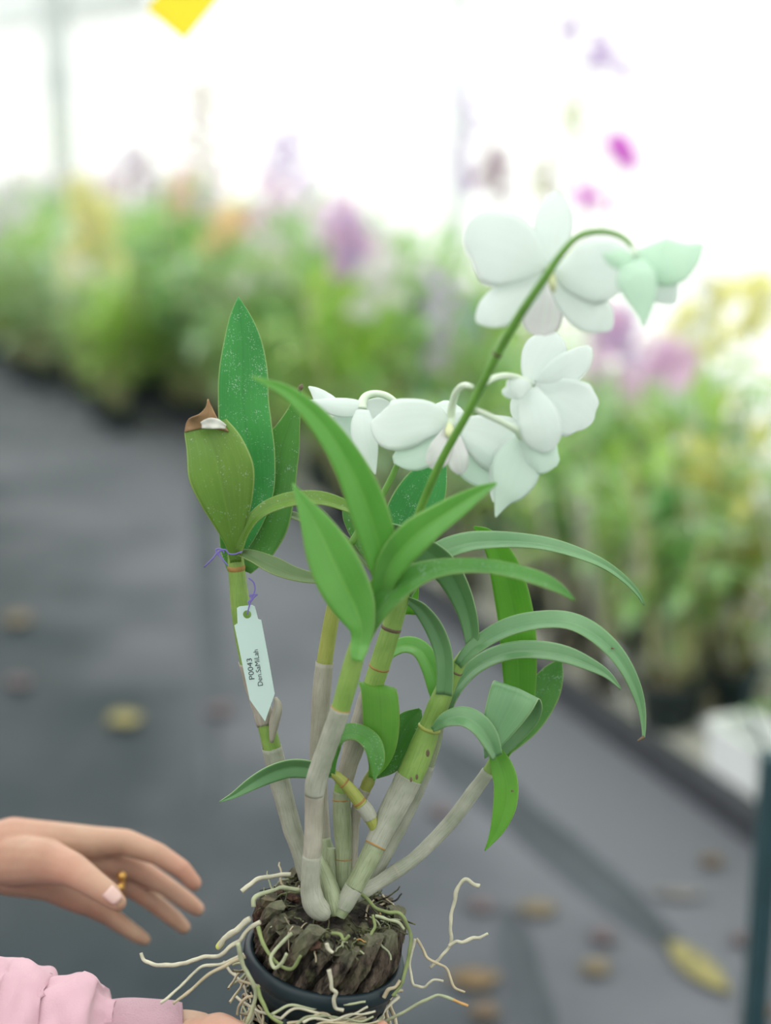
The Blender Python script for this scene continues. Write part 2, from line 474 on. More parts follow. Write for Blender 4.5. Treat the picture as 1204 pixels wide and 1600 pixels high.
def bm_lathe(bm, c, axis, prof, seg=32, close=False):
    A = axis.orthogonal().normalized(); B = axis.cross(A)
    rows = [[bm.verts.new(c + axis * z + (A * math.cos(2 * math.pi * j / seg) + B * math.sin(2 * math.pi * j / seg)) * r) for j in range(seg)] for r, z in prof]
    for i in range(len(rows) - (0 if close else 1)):
        i2 = (i + 1) % len(rows)
        for j in range(seg):
            k = (j + 1) % seg
            bm.faces.new((rows[i][j], rows[i][k], rows[i2][k], rows[i2][j]))

def copy_tree(o, parent=None):
    c = o.copy(); COL.objects.link(c); c.parent = parent
    for ch in list(o.children): copy_tree(ch, c)
    return c

# ------------------------------------------------------------------ the setting
def quad_obj(name, corners, material, kind='structure', th=0.0):
    bm = bmesh.new(); bm.faces.new([bm.verts.new(c) for c in corners])
    o = obj(name, bm, material, smooth=False); o['kind'] = kind
    if th: md = o.modifiers.new('thickness', 'SOLIDIFY'); md.thickness = th; md.offset = -1
    return o

S0, S1 = -5.0, 30.0
TW = 1.55                                         # back wall behind the edging
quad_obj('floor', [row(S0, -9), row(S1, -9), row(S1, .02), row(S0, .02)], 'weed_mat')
quad_obj('floor', [row(S0, .02), row(S1, .02), row(S1, TW), row(S0, TW)], 'gravel_bed')
quad_obj('ground', [Vector((-70, -70, -.02)), Vector((70, -70, -.02)), Vector((70, 70, -.02)), Vector((-70, 70, -.02))], 'outside_ground')
quad_obj('wall_back', [row(S0, TW), row(S1, TW), row(S1, TW, 3.6), row(S0, TW, 3.6)], 'wall_film')
quad_obj('ceiling', [row(S0, TW, 3.6), row(S1, TW, 3.6), row(S1, -9, 3.6), row(S0, -9, 3.6)], 'roof_film')
quad_obj('wall_far', [row(S1, TW), row(S1, -9), row(S1, -9, 3.6), row(S1, TW, 3.6)], 'wall_film')
bm = bmesh.new(); bm_box(bm, row((S0 + S1) / 2, 0, .03), (S1 - S0, .045, .07), EA, EP)
o = obj('trim_1', bm, 'edging_board', smooth=False); o['kind'] = 'structure'

# two thin damp folds in the mat, then a strip of painted reflection
def fold_and_shade_strip(pa, pb, w0):
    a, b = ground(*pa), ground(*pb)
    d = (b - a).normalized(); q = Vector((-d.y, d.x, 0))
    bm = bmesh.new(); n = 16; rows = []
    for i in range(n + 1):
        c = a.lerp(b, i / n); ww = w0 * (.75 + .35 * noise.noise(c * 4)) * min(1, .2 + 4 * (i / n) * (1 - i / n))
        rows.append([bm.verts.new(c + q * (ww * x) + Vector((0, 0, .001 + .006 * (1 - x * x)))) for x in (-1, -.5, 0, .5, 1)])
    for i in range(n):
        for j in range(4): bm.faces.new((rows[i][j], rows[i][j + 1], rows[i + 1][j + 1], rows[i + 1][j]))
    o = obj('floor', bm, 'damp_and_shade_mat'); o['kind'] = 'structure'
fold_and_shade_strip((640, 1130), (1085, 1510), .075)
fold_and_shade_strip((790, 1420), (850, 1650), .05)
fold_and_shade_strip((318, 700), (328, 1260), .05)  # dark strip painting the plants' shade and reflection on the mat

def post(px, t, wpx, material, label, h=3.6):
    s, z, k = on_plane(px, 200, t)
    bm = bmesh.new(); ww = wpx * k / F
    c = row(s, t)
    bm_lathe(bm, c, Vector((0, 0, 1)), [(ww / 2, 0), (ww / 2, h)], 20)
    r = empty('greenhouse_post', c, label, 'post')
    obj('pole', bm, material, r)
    bm = bmesh.new(); bm_box(bm, c + Vector((0, 0, .01)), (ww * 2, ww * 2, .02), EA, EP)
    obj('base_plate', bm, material, r, smooth=False)
    bm = bmesh.new(); bm_lathe(bm, c, Vector((0, 0, 1)), [(ww * .5, 2.0), (ww * .62, 2.0), (ww * .62, 2.06), (ww * .5, 2.06)], 20)
    obj('clamp', bm, material, r)
post(96, 1.3, 46, 'post_paint', 'grey steel greenhouse post rising behind the flowering row under the shade cloth')
post(716, 1.3, 30, 'post_white', 'white greenhouse post standing by the bright film wall behind the tall white flower')

# shade cloth hanging high on the far stretch of the wall
sa, za, _ = on_plane(-60, 62, 1.42); sb, zb, _ = on_plane(235, 22, 1.42)
bm = bmesh.new(); rows = []
for i in range(25):
    t = i / 24; s = sa + (sb - sa) * t
    zl = za + (zb - za) * t
    rows.append([bm.verts.new(row(s, 1.42 + .02 * math.sin(i * 1.3) , zl + (3.55 - zl) * j / 4)) for j in range(5)])
for i in range(24):
    for j in range(4): bm.faces.new((rows[i][j], rows[i][j + 1], rows[i + 1][j + 1], rows[i + 1][j]))
r = empty('shade_cloth', row(sa, 1.42, 3.55), 'pale grey shade cloth hung along the top of the film wall', 'shade cloth')
solid(obj('cloth', bm, 'shade_cloth', r), .002)
bm = bmesh.new(); bm_tube(bm, [row(sa, 1.42, 3.55), row(sb, 1.42, 3.55)], [.012, .012], 8)
obj('wire', bm, 'post_paint', r)

# yellow sticky trap on a thread
d = 1.55
r = empty('sticky_trap', P(288, 60, d), 'bright yellow square sticky insect trap hanging on a thread above the path', 'insect trap')
c0 = P(288, 62, d); e1 = (P(229, 14, d) - c0).normalized(); e2 = (P(342, -4, d) - c0).normalized()
bm = bmesh.new(); nn = e1.cross(e2).normalized()
e2 = nn.cross(e1).normalized(); e2 = e2 if e2.dot(UP) > 0 else -e2
bm_box(bm, c0 + e1 * .0265 + e2 * .06, (.053, .12, .0012), e1, e2, nn)
obj('card', bm, 'yellow_card', r, smooth=False)
tp = c0 + e1 * .0265 + e2 * .113
bm = bmesh.new(); bm_tube(bm, [tp, Vector((tp.x, tp.y, 3.6))], [.0008, .0008], 6); obj('thread', bm, 'thread_white', r)
bm = bmesh.new(); bm_lathe(bm, tp - nn * .001, nn, [(.003, 0), (.005, 0), (.005, .002), (.003, .002)], 12, True); obj('eyelet', bm, 'post_paint', r)

# dark green rack post at the edge of the path with its wire hoop
g = ground(1216, 1700)
r = empty('rack_post', P(1208, 1180, 1.95) * 1, 'dark green steel rack post with thin wire at the near end of the row', 'post')
pt = P(1204, 1180, 1.95); r.location = Vector((pt.x, pt.y, 0))
bm = bmesh.new(); bm_box(bm, Vector((pt.x + .004, pt.y, pt.z / 2)), (.030, .030, pt.z)); obj('post', bm, 'dark_green_steel', r, smooth=False)
bm = bmesh.new(); bm_box(bm, Vector((pt.x + .004, pt.y, .006)), (.09, .09, .012)); obj('foot_plate', bm, 'dark_green_steel', r, smooth=False)
bm = bmesh.new()
pts = [P(x, y, 1.97) for x, y in ((1206, 1190), (1192, 1160), (1176, 1128), (1164, 1095), (1172, 1060), (1200, 1040), (1235, 1060), (1240, 1110), (1222, 1160), (1208, 1190))]
bm_tube(bm, pts, [.0022] * len(pts), 6); obj('wire_loop', bm, 'dark_green_steel', r)

# white foam box between the pots
gb = ground(1096, 1270)
r = empty('foam_box', Vector((gb.x, gb.y, 0)) + EP * .12, 'bright white plastic box on the gravel between the pots by the edging', 'box')
b0 = r.location.copy()
bm = bmesh.new()
for a, b, sx, sy in ((0, -.05, .17, .01), (0, .05, .17, .01), (-.08, 0, .01, .10), (.08, 0, .01, .10)):
    bm_box(bm, b0 + EA * a + EP * b + Vector((0, 0, .08)), (sx, sy, .16), EA, EP)
bm_box(bm, b0 + Vector((0, 0, .006)), (.17, .10, .012), EA, EP)
obj('walls', bm, 'white_plastic', r, smooth=False)
bm = bmesh.new()
for b in (-.056, .056): bm_box(bm, b0 + EP * b + Vector((0, 0, .157)), (.19, .014, .014), EA, EP)
for a in (-.09, .09): bm_box(bm, b0 + EA * a + Vector((0, 0, .157)), (.014, .126, .014), EA, EP)
obj('rim', bm, 'white_plastic', r, smooth=False)

# fallen leaves
def litter(px, py, lpx, wpx, ang, material, label):
    g = ground(px, py); k = (g - CAM).dot(FW)
    L = lpx * k / F; W = wpx * k / F * 1.25
    a = math.radians(ang); d = Vector((math.cos(a), math.sin(a), 0)); q = Vector((-d.y, d.x, 0))
    bm = bmesh.new(); uvl = bm.loops.layers.uv.verify(); rows = []
    for i in range(11):
        t = i / 10; hw = W / 2 * math.sin(math.pi * min(.98, .04 + t)) ** .7
        rows.append([bm.verts.new(g + d * (L * (t - .5)) + q * (hw * x) + Vector((0, 0, .003 + .35 * hw * x * x + .012 * (t - .5) ** 2 * 4))) for x in (-1, -.5, 0, .5, 1)])
    for i in range(10):
        for j in range(4): bm.faces.new((rows[i][j], rows[i][j + 1], rows[i + 1][j + 1], rows[i + 1][j]))
    r = empty('fallen_leaf', g, label, 'leaf', 'dead leaves fallen on the weed mat')
    solid(obj('blade', bm, material, r), .001)
    bm = bmesh.new(); bm_tube(bm, [g + d * (-L * .5 - L * .22 * (1 - i / 4)) + Vector((0, 0, .004 + .01 * (i / 4))) for i in range(5)], [.0012] * 5, 6); obj('stalk', bm, material, r)
for a in ((840, 1427, 62, 36, 10, 'litter_tan', 'tan oval dead leaf with yellow end lying halfway across the grey mat'),
          (930, 1519, 52, 36, 40, 'litter_tan', 'small tan dead leaf on the mat nearest the large yellow one'),
          (1092, 1522, 150, 44, -66, 'litter_yellow', 'largest yellow fallen leaf on the mat near the rack post'),
          (1186, 1588, 60, 36, 20, 'litter_brown', 'brown dead leaf at the foot of the rack post'),
          (940, 1470, 42, 34, 70, 'litter_red', 'faded reddish dead leaf just beyond the small tan one'),
          (752, 1421, 46, 32, 0, 'litter_red', 'dull reddish dead leaf behind the forked pale root'),
          (742, 1538, 80, 42, 5, 'litter_orange', 'orange brown dead leaf low beside the pot roots'),
          (756, 1588, 50, 40, 60, 'litter_brown', 'dark brown curled leaf just nearer than the orange one'),
          (1110, 1352, 40, 30, 45, 'litter_brown', 'small brown leaf lying close to the edging board'),
          (1060, 1402, 84, 26, -5, 'litter_pale', 'long pale bleached leaf on the mat near the edging'),
          (1160, 1474, 44, 30, 30, 'litter_red', 'dull red brown leaf beside the rack post above the large yellow one'),
          (196, 1131, 52, 46, 30, 'litter_yellow', 'round yellow leaf alone on the left half of the path'),
          (28, 975, 44, 44, 0, 'litter_tan', 'pale tan leaf at the left margin of the path, the farther of two'),
          (30, 1072, 40, 40, 50, 'litter_red', 'dim brown leaf at the left margin of the path, the nearer of two'),
          (345, 1115, 46, 34, 50, 'litter_red', 'dim reddish leaf on the path behind the name tag cane'),
          (690, 1275, 40, 34, 20, 'litter_red', 'faint rusty leaf on the path seen between the canes')):
    litter(*a)

# ------------------------------------------------------------------ orchids of the row
def far_blade(bm, base, az, el, L, W, droop, r, n=6):
    """an arching strap leaf, V-shaped across, gravity bending it down"""
    uvl = bm.loops.layers.uv.verify()
    d = Vector((math.cos(az), math.sin(az), 0)); q = Vector((-d.y, d.x, 0))
    p = base.copy(); rows = []; e = el
    for i in range(n + 1):
        t = i / n; hw = W / 2 * (.35 + 1.3 * t if t < .5 else 1.0) * (1 if t < .55 else max(.02, 1 - ((t - .55) / .45) ** 2))
        T = d * math.cos(e) + Vector((0, 0, math.sin(e)))
        N = -d * math.sin(e) + Vector((0, 0, math.cos(e)))
        rows.append([bm.verts.new(p + q * (hw * x) + N * (abs(x) * hw * .3)) for x in (-1, 0, 1)])
        p = p + T * (L / n); e -= droop / n
    for i in range(n):
        for j in range(2):
            f = bm.faces.new((rows[i][j], rows[i][j + 1], rows[i + 1][j + 1], rows[i + 1][j])); f.smooth = True
            for lp, (uu, vv) in zip(f.loops, ((j, i), (j + 1, i), (j + 1, i + 1), (j, i + 1))): lp[uvl].uv = (uu / 2, vv / n)

BLOOM = {}
def bloom_mesh(material, size=.052):
    """one open dendrobium flower facing +x: three sepals, two broad petals, a lip"""
    key = (material, size)
    if key in BLOOM: return BLOOM[key]
    bm = bmesh.new()
    def pet(a, L, W, fwd):
        d = Vector((0, math.cos(a), math.sin(a))); q = Vector((0, -d.z, d.y)); rows = []
        for i in range(5):
            t = i / 4; hw = W / 2 * (.25, .8, 1, .85, .15)[i]
            rows.append([bm.verts.new(d * (L * t) + q * (hw * x) + Vector((fwd * L * (t * t) + .08 * hw * abs(x), 0, 0))) for x in (-1, 0, 1)])
        for i in range(4):
            for j in range(2): bm.faces.new((rows[i][j], rows[i][j + 1], rows[i + 1][j + 1], rows[i + 1][j])).smooth = True
    R = size / 2
    for a in (90, 215, 325): pet(math.radians(a), R * 1.05, R * .62, -.1)
    for a in (20, 160): pet(math.radians(a), R, R * 1.0, .12)
    pet(math.radians(270), R * .8, R * .6, .5)
    me = bpy.data.meshes.new('flower'); bm.to_mesh(me); bm.free(); me.materials.append(MATS[material])
    BLOOM[key] = me
    return me

def pot_bm(bm, rad, h):
    bm_lathe(bm, Vector((0, 0, 0)), Vector((0, 0, 1)), [(.001, 0), (rad * .74, 0), (rad * .78, .004), (rad * .96, h * .86), (rad * 1.06, h * .86), (rad * 1.08, h), (rad * .98, h), (rad * .93, h * .8), (.001, h * .8)], 20)

def bloom_at(parent, me, q, r):
    o = bpy.data.objects.new('flower', me); COL.objects.link(o); o.parent = parent
    o.location = q; o.rotation_euler = (r.uniform(-.5, .5), r.uniform(-.3, .6), r.uniform(0, 6.28)); return o

def spike_on(root, r, base, az, H, out_, material, nfl, size=.052, join=False):
    """flower spike rising from base, arching outwards, carrying flowers along its upper part"""
    d = Vector((math.cos(az), math.sin(az), 0)); pts = []
    for i in range(10):
        t = i / 9; pts.append(base + Vector((0, 0, H * (t - .18 * t * t * t))) + d * (out_ * t * t))
    bm = bmesh.new(); bm_tube(bm, pts, [.003 - .0015 * i / 9 for i in range(10)], 5, cap=False)
    sp = obj_local('flower_spike', bm, 'spike_green', root)
    me = bloom_mesh(material, size)
    if join:
        bm = bmesh.new()
        for k in range(nfl):
            t = .45 + .55 * k / max(1, nfl - 1); i = min(8, int(t * 9)); q = pts[i].lerp(pts[i + 1], t * 9 - i) + Vector((r.uniform(-1, 1), r.uniform(-1, 1), r.uniform(-.6, .6))) * size * .6
            b2 = bmesh.new(); b2.from_mesh(me)
            M = Matrix.Translation(q) @ Matrix.Rotation(r.uniform(0, 6.28), 4, 'Z') @ Matrix.Rotation(r.uniform(-.4, .5), 4, 'Y') @ Matrix.Scale(r.uniform(.8, 1.1), 4)
            bmesh.ops.transform(b2, matrix=M, verts=b2.verts); tmp = bpy.data.meshes.new('t'); b2.to_mesh(tmp); b2.free(); bm.from_mesh(tmp); bpy.data.meshes.remove(tmp)
        o = obj_local('blossoms', bm, material, sp); o['kind'] = 'stuff'
    else:
        for k in range(nfl):
            t = .45 + .55 * k / max(1, nfl - 1); i = min(8, int(t * 9)); q = pts[i].lerp(pts[i + 1], t * 9 - i) + Vector((r.uniform(-1, 1), r.uniform(-1, 1), r.uniform(-.6, .6))) * size * .6
            bloom_at(sp, me, q, r)
    return sp

def obj_local(name, bm, material, parent):
    me = bpy.data.meshes.new(name); bm.to_mesh(me); bm.free(); me.materials.append(MATS[material])
    me.polygons.foreach_set('use_smooth', [True] * len(me.polygons))
    o = bpy.data.objects.new(name, me); COL.objects.link(o); o.parent = parent
    return o

def make_orchid(seed, near, leaf_m, n_canes=6, hc=.5, lw=.035, ll=.17, spikes=(), name='row_orchid'):
    """pot, canes, leaves (each a part when near), flower spikes; standing at the world origin"""
    r = random.Random(seed)
    root = empty(name, (0, 0, 0))
    bm = bmesh.new(); pot_bm(bm, .07, .12); obj_local('pot', bm, 'pot_black', root)
    bm = bmesh.new(); bm_lathe(bm, Vector((0, 0, 0)), Vector((0, 0, 1)), [(.066, .098), (.05, .112), (.02, .118), (.001, .116)], 14); obj_local('bark', bm, 'bark_mix', root)
    fol = bmesh.new(); cns = bmesh.new(); tops = []
    for c in range(n_canes):
        az = c * 2.4 + r.uniform(-.3, .3); lean = r.uniform(.05, .16); h = hc * r.uniform(.65, 1.1)
        d = Vector((math.cos(az), math.sin(az), 0)); b = d * .03 + Vector((0, 0, .105))
        pts = [b + Vector((0, 0, h * i / 7)) + d * (lean * (i / 7) ** 1.5) for i in range(8)]
        rr = [.0085 * (.7 + .5 * math.sin(math.pi * (.15 + .75 * i / 7))) for i in range(8)]
        cb = bmesh.new() if near else cns
        bm_tube(cb, pts, rr, 6)
        if near: obj_local('cane', cb, 'far_cane' if c % 2 else 'far_cane_grey', root)
        tops.append(pts[-1])
        nl = r.randint(4, 5) if near else r.randint(8, 10)
        for k in range(nl):
            t = 1 - .82 * k / nl * r.uniform(.8, 1.15); t = min(1, max(.2, t))
            i = min(6, int(t * 7)); q = pts[i].lerp(pts[i + 1], t * 7 - i)
            lb = bmesh.new() if near else fol
            far_blade(lb, q, az + (math.pi if k % 2 else 0) + r.uniform(-.9, .9), r.uniform(.5, 1.25), ll * r.uniform(.7, 1.2), lw * r.uniform(.75, 1.2), r.uniform(.5, 2.0), r)
            if near: obj_local('leaf', lb, leaf_m if r.random() < .4 else r.choice(('far_leaf_mid', 'far_leaf_grey', 'far_leaf_bright', 'far_leaf_deep', 'far_leaf_deep')), root)
    if near: fol.free(); cns.free()
    else:
        obj_local('canes', cns, 'far_cane', root)['kind'] = 'stuff'
        obj_local('foliage', fol, leaf_m, root)['kind'] = 'stuff'
    if near:
        rb = bmesh.new()
        for k in range(22):
            a = r.uniform(0, 6.28); q = Vector((math.cos(a), math.sin(a), 0)); pts = [q * (.055 + .05 * (i / 4)) + Vector((r.uniform(-.012, .012), r.uniform(-.012, .012), .118 + .02 * math.sin(i) - .03 * i)) for i in range(5)]
            bm_tube(rb, pts, [.0018] * 5, 4, cap=False)
        obj_local('aerial_roots', rb, 'root_tan', root)['kind'] = 'stuff'
    for (m_, H, o_, n_, sz) in spikes:
        q = r.choice(tops); spike_on(root, r, q - Vector((0, 0, .04)), r.uniform(0, 6.28), H, o_, m_, n_, sz, join=not near)
    return root

PRO_NEAR = [make_orchid(11, True, 'far_leaf_mid', 6, .50, .056, .27), make_orchid(12, True, 'far_leaf_bright', 6, .56, .052, .29),
            make_orchid(13, True, 'far_leaf_grey', 5, .46, .060, .26), make_orchid(14, True, 'far_leaf_mid', 6, .54, .050, .30)]
PRO_FAR = []
far_kinds = [('far_leaf_mid', ()), ('far_leaf_bright', ()), ('far_leaf_deep', ()), ('far_leaf_grey', ()),
             ('far_leaf_mid', (('bloom_lilac', .30, .12, 9, .055),)), ('far_leaf_bright', (('bloom_white', .26, .12, 8, .055),)),
             ('far_leaf_mid', (('bloom_pink', .30, .12, 10, .055), ('bloom_pink', .24, .1, 7, .05)))]
for i, (lm, sp) in enumerate(far_kinds):
    PRO_FAR.append(make_orchid(30 + i, False, lm, 8, .62, .055, .23, sp))

used = set()
def put(proto, s, t, rz, sc, label, group):
    o = proto if proto.name not in used else copy_tree(proto)
    used.add(proto.name)
    o.location = row(s, t, 0); o.rotation_euler = (0, 0, rz); o.scale = (sc, sc, sc)
    return tag(o, label, 'orchid', group)

# near stretch, each plant with its own leaves: front line then second line
near_spots = []
for k, s in enumerate((-.28, -.02, .62, .86, 1.12, 1.40, 1.70, 2.0, 2.32)):
    near_spots.append((s, .14 + .03 * (k % 3), .78 + .05 * (k % 3), 'front line by the edging'))
for k, s in enumerate((-.4, -.1, .2, .5, .82, 1.15, 1.48, 1.82, 2.2, 2.6)):
    near_spots.append((s, .46 + .04 * (k % 2), .95 + .05 * (k % 3), 'second line behind the edging'))
ORD = ('first', 'second', 'third', 'fourth', 'fifth', 'sixth', 'seventh', 'eighth', 'ninth', 'tenth')
for i, (s, t, sc, wh) in enumerate(near_spots):
    put(PRO_NEAR[(i * 3 + i // 4) % 4], s, t, i * 1.7, sc, 'flowerless green orchid, ' + ORD[i - 9 if i > 8 else i] + ' from the rack post in the ' + wh, 'green orchids, ' + wh)
r_ = random.Random(5)
lab = ['plain mid green potted orchid in the blurred far row', 'plain bright green potted orchid in the blurred far row', 'dark green potted orchid in the blurred far row',
       'greyish green potted orchid in the blurred far row', 'lilac flowered potted orchid in the blurred far row', 'white flowered potted orchid in the blurred far row',
       'pink flowered potted orchid with two spikes in the blurred far row']
grp = ['mid green far orchids', 'bright green far orchids', 'dark green far orchids', 'grey green far orchids', 'lilac far orchids', 'white far orchids', 'pink far orchids']
s_gap0, _, _ = on_plane(735, 600, .3); s_gap1, _, _ = on_plane(622, 600, .3)
def far_scale(s):
    if s < s_gap0: return r_.uniform(.78, .90)
    if s < s_gap1: return r_.uniform(.66, .76)
    return r_.uniform(1.08, 1.25) if s < 8 else r_.uniform(1.0, 1.15)
for (t, s0, s1, st) in ((.15, 2.66, 15, .40), (.50, 3.0, 15, .42), (.85, -.4, 15, .44)):
    s = s0
    while s < s1:
        k = r_.choice((0, 0, 1, 2, 2, 3, 3, 4, 4, 5, 6, 6)) if s > s_gap1 else r_.choice((0, 2, 3, 3, 1))
        put(PRO_FAR[k], s, t + r_.uniform(-.06, .06), r_.uniform(0, 6.28), far_scale(s), lab[k], grp[k])
        s += st * r_.uniform(.85, 1.2)
for (ta, tb, s0) in ((-.25, -1.15, 4.6), (-.02, -.65, 4.8)):      # further off the row spreads out on to the path
    s = s0
    while s < 14.5:
        k = r_.choice((0, 2, 1, 3, 2, 4, 5, 6)); f_ = (s - s0) / 9
        put(PRO_FAR[k], s, ta + (tb - ta) * f_ + r_.uniform(-.07, .07), r_.uniform(0, 6.28), r_.uniform(.85, 1.05), lab[k], grp[k]); s += .42 * r_.uniform(.85, 1.2)

# plants whose flower spikes stand out in the photograph
def showy(px, top, bottom, t, material, nfl, label, size=.055, wide=20, second=None, lm='far_leaf_mid', seed=0):
    r = random.Random(100 + seed + int(px))
    s, zt, k = on_plane(px, top, t); _, zb, _ = on_plane(px, bottom, t)
    root = make_orchid(200 + int(px) + seed, False, lm, 5, .5, .036, .17)
    root.location = row(s, t, 0); tag(root, label, 'orchid')
    inv = lambda q: q - root.location
    H = zt - .45
    pts = []
    for i in range(12):
        u = i / 11; pts.append(Vector((0, 0, .45 + H * u)) + EA * (.05 * math.sin(u * 3 + seed)))
    bm = bmesh.new(); bm_tube(bm, pts, [.0035 - .0018 * i / 11 for i in range(12)], 5, cap=False)
    sp = obj_local('flower_spike', bm, 'spike_green', root)
    for j in range(nfl):
        f = j / max(1, nfl - 1)
        z = zb + (zt - zb) * f; w_ = wide * k / F * (1 - .45 * f)
        q = Vector((0, 0, z)) + EA * (r.uniform(-1, 1) * .05 + .05 * math.sin((z - .45) / H * 3 + seed)) + RT * (r.uniform(-1, 1) * w_)
        bloom_at(sp, bloom_mesh(material if not (second and j % 3 == 0) else second, size), q, r)
    return root
showy(318, 125, 280, .75, 'bloom_mauve', 50, 'tall mauve and cream spiked orchid against the white wall over the far row', .06, 26, 'bloom_cream')
showy(212, 230, 310, .65, 'bloom_mauve', 50, 'dusky mauve orchid beside the yellow mass in the far row', .07, 40, 'bloom_lilac')
showy(140, 280, 440, -.32, 'bloom_cream', 110, 'broad cream yellow flowered orchid below the grey post', .08, 55, 'bloom_yellow')
showy(92, 170, 260, .9, 'bloom_cream', 12, 'slender pale yellow spike in front of the grey post', .06, 22)
showy(280, 275, 335, .05, 'bloom_peach', 22, 'peach flowered orchid between the mauve one and the orange one', .07, 30)
showy(362, 325, 385, .1, 'bloom_orange', 30, 'orange flowered orchid low in the middle of the far row', .075, 40)
showy(450, 205, 330, .9, 'bloom_lilac', 50, 'lavender orchid with a high leaning spray over the far row', .07, 48)
showy(552, 335, 430, .1, 'bloom_pink', 46, 'purple pink orchid at the near end of the tall row beside the gap', .07, 44, 'bloom_lilac')
showy(420, 370, 450, .1, 'bloom_white', 24, 'white flowered orchid below the lavender spray', .06, 44)
showy(600, 400, 490, .12, 'bloom_white', 24, 'white flowered orchid under the purple pink one by the gap', .06, 44)
showy(20, 300, 350, -.5, 'bloom_white', 20, 'white flowered orchid at the farthest visible end of the row', .07, 50)
showy(722, 150, 300, .9, 'bloom_lilac', 16, 'pale lilac spike rising by the white post', .06, 20, seed=1)
showy(765, 235, 305, .5, 'bloom_mauve', 16, 'arched wine coloured spike to the right of the white post', .06, 40, seed=2)
showy(850, 245, 310, .6, 'bloom_green', 12, 'greenish brown budded spike behind the top white flower', .05, 30, 'bloom_mauve', seed=3)
showy(705, 430, 580, .4, 'bloom_lilac', 30, 'lilac orchid low behind the flower stem', .06, 40, seed=4)
showy(918, 25, 65, .4, 'bloom_lilac', 8, 'tallest pale lavender spike above the white flowers', .05, 24, seed=5)
showy(948, 72, 118, .55, 'bloom_lilac', 16, 'lavender spray just below the tallest spike', .05, 42, seed=6)
showy(884, 160, 205, .4, 'bloom_green', 8, 'thin spike of olive buds above the top white flower', .04, 22, seed=7)
showy(946, 222, 252, .25, 'bloom_magenta', 7, 'vivid magenta orchid flower high over the green white bloom', .06, 14, seed=8)
showy(918, 298, 325, .35, 'bloom_magenta', 6, 'magenta orchid flower just above the drooping stem', .05, 20, seed=9)
showy(975, 490, 610, .3, 'bloom_pink', 44, 'pink orchid in full flower under the drooping green white bloom', .06, 54, 'bloom_lilac', seed=10)
showy(1070, 545, 605, .15, 'bloom_pink', 18, 'pink orchid to the right of the fuller pink one', .06, 34, seed=11)
showy(1120, 440, 560, .5, 'bloom_yellow', 40, 'lemon yellow orchid right of the pink flowers', .06, 54, 'bloom_white', lm='far_leaf_yellow', seed=12)
showy(1185, 440, 530, .35, 'bloom_yellow', 24, 'second lemon yellow orchid at the near end of the row', .06, 40, 'bloom_white', lm='far_leaf_yellow', seed=13)

# white label stakes among the pots, and small plates added as glints
for px, py, t, lab_ in ((888, 728, .3, 'white plate added as a glint among the near orchids right of the lowest flower'), (1082, 772, .3, 'white plate added as a glint under the pink orchids at the near end'),
                        (1190, 725, .35, 'white plate added as a glint at the near end, the higher of two'), (1188, 778, .3, 'white plate added as a glint at the near end, the lower of two'),
                        (1035, 975, .2, 'white plate added as a glint low in the near green orchids'), (160, 655, -.3, 'white plant label stake at the foot of the far row by the path'),
                        (205, 545, .1, 'white plant label stake among the leaves of the far row'),
                        (962, 1030, .12, 'white plant label stake in a pot behind the arching leaf')):
    s, z, k = on_plane(px, py, t); L = .05 if px > 500 else .22; c = row(s, t, z)
    r = empty('label_or_glint', c, lab_, 'label')
    ex = (EA * .9 + EP * -.3).normalized(); ez = (Vector((0, 0, 1)) + ex * .35).normalized(); ey = ez.cross(ex).normalized()
    ex = ey.cross(ez)
    bm = bmesh.new(); bm_box(bm, c, (.028 if px > 500 else .09, .002, L), ex, ey, ez); obj('plate', bm, 'white_plastic', r, smooth=False)
    bm = bmesh.new(); bm_box(bm, c - ez * (z * .5 + L * .25), (.008, .003, max(.02, z)), ex, ey, ez); obj('spike', bm, 'white_plastic', r, smooth=False)

# ------------------------------------------------------------------ the orchid held in front of the camera
RD = .965                                              # distance of the pot's rim
RIMC = P(508, 1486, RD)
AX = Vector((math.sin(math.radians(10)), 0, math.cos(math.radians(10))))   # the pot leans a little to the right
POT = RIMC - AX * .085
plant = empty('potted_orchid', POT, 'white flowering orchid in a dark slotted net pot, held in one hand', 'orchid')

# pot: rim, slotted wall, ribs, base
bm = bmesh.new(); RR = .0535
bm_lathe(bm, RIMC, AX, [(RR - .003, -.012), (RR + .0005, -.011), (RR + .0015, -.009), (RR + .0015, -.003), (RR + .0005, -.0005), (RR - .0015, .0008), (RR - .004, .0), (RR - .0055, -.003), (RR - .0055, -.012)], 72, True)
obj('pot_rim', bm, 'pot_plastic', plant, recalc=True)
bm = bmesh.new()
bm_lathe(bm, RIMC, AX, [(.0495, -.010), (.0485, -.026), (.0465, -.026), (.0475, -.010)], 64, True)
bm_lathe(bm, RIMC, AX, [(.0415, -.074), (.040, -.085), (.001, -.085), (.001, -.083), (.038, -.083), (.0395, -.074)], 64, True)
bm_lathe(bm, RIMC, AX, [(.0455, -.048), (.0450, -.053), (.0430, -.053), (.0435, -.048)], 64, True)
XA = AX.orthogonal().normalized(); YA = AX.cross(XA)
for k in range(18):
    a = 2 * math.pi * k / 18; o_ = XA * math.cos(a) + YA * math.sin(a); q = AX.cross(o_)
    p0 = RIMC - AX * .024 + o_ * .0475; p1 = RIMC - AX * .076 + o_ * .0405
    ez = (p1 - p0).normalized(); ex = q; ey = ez.cross(ex)
    bm_box(bm, (p0 + p1) / 2, (.006, .0018, (p1 - p0).length), ex, ey, ez)
obj('pot_wall', bm, 'pot_plastic', plant, recalc=True)

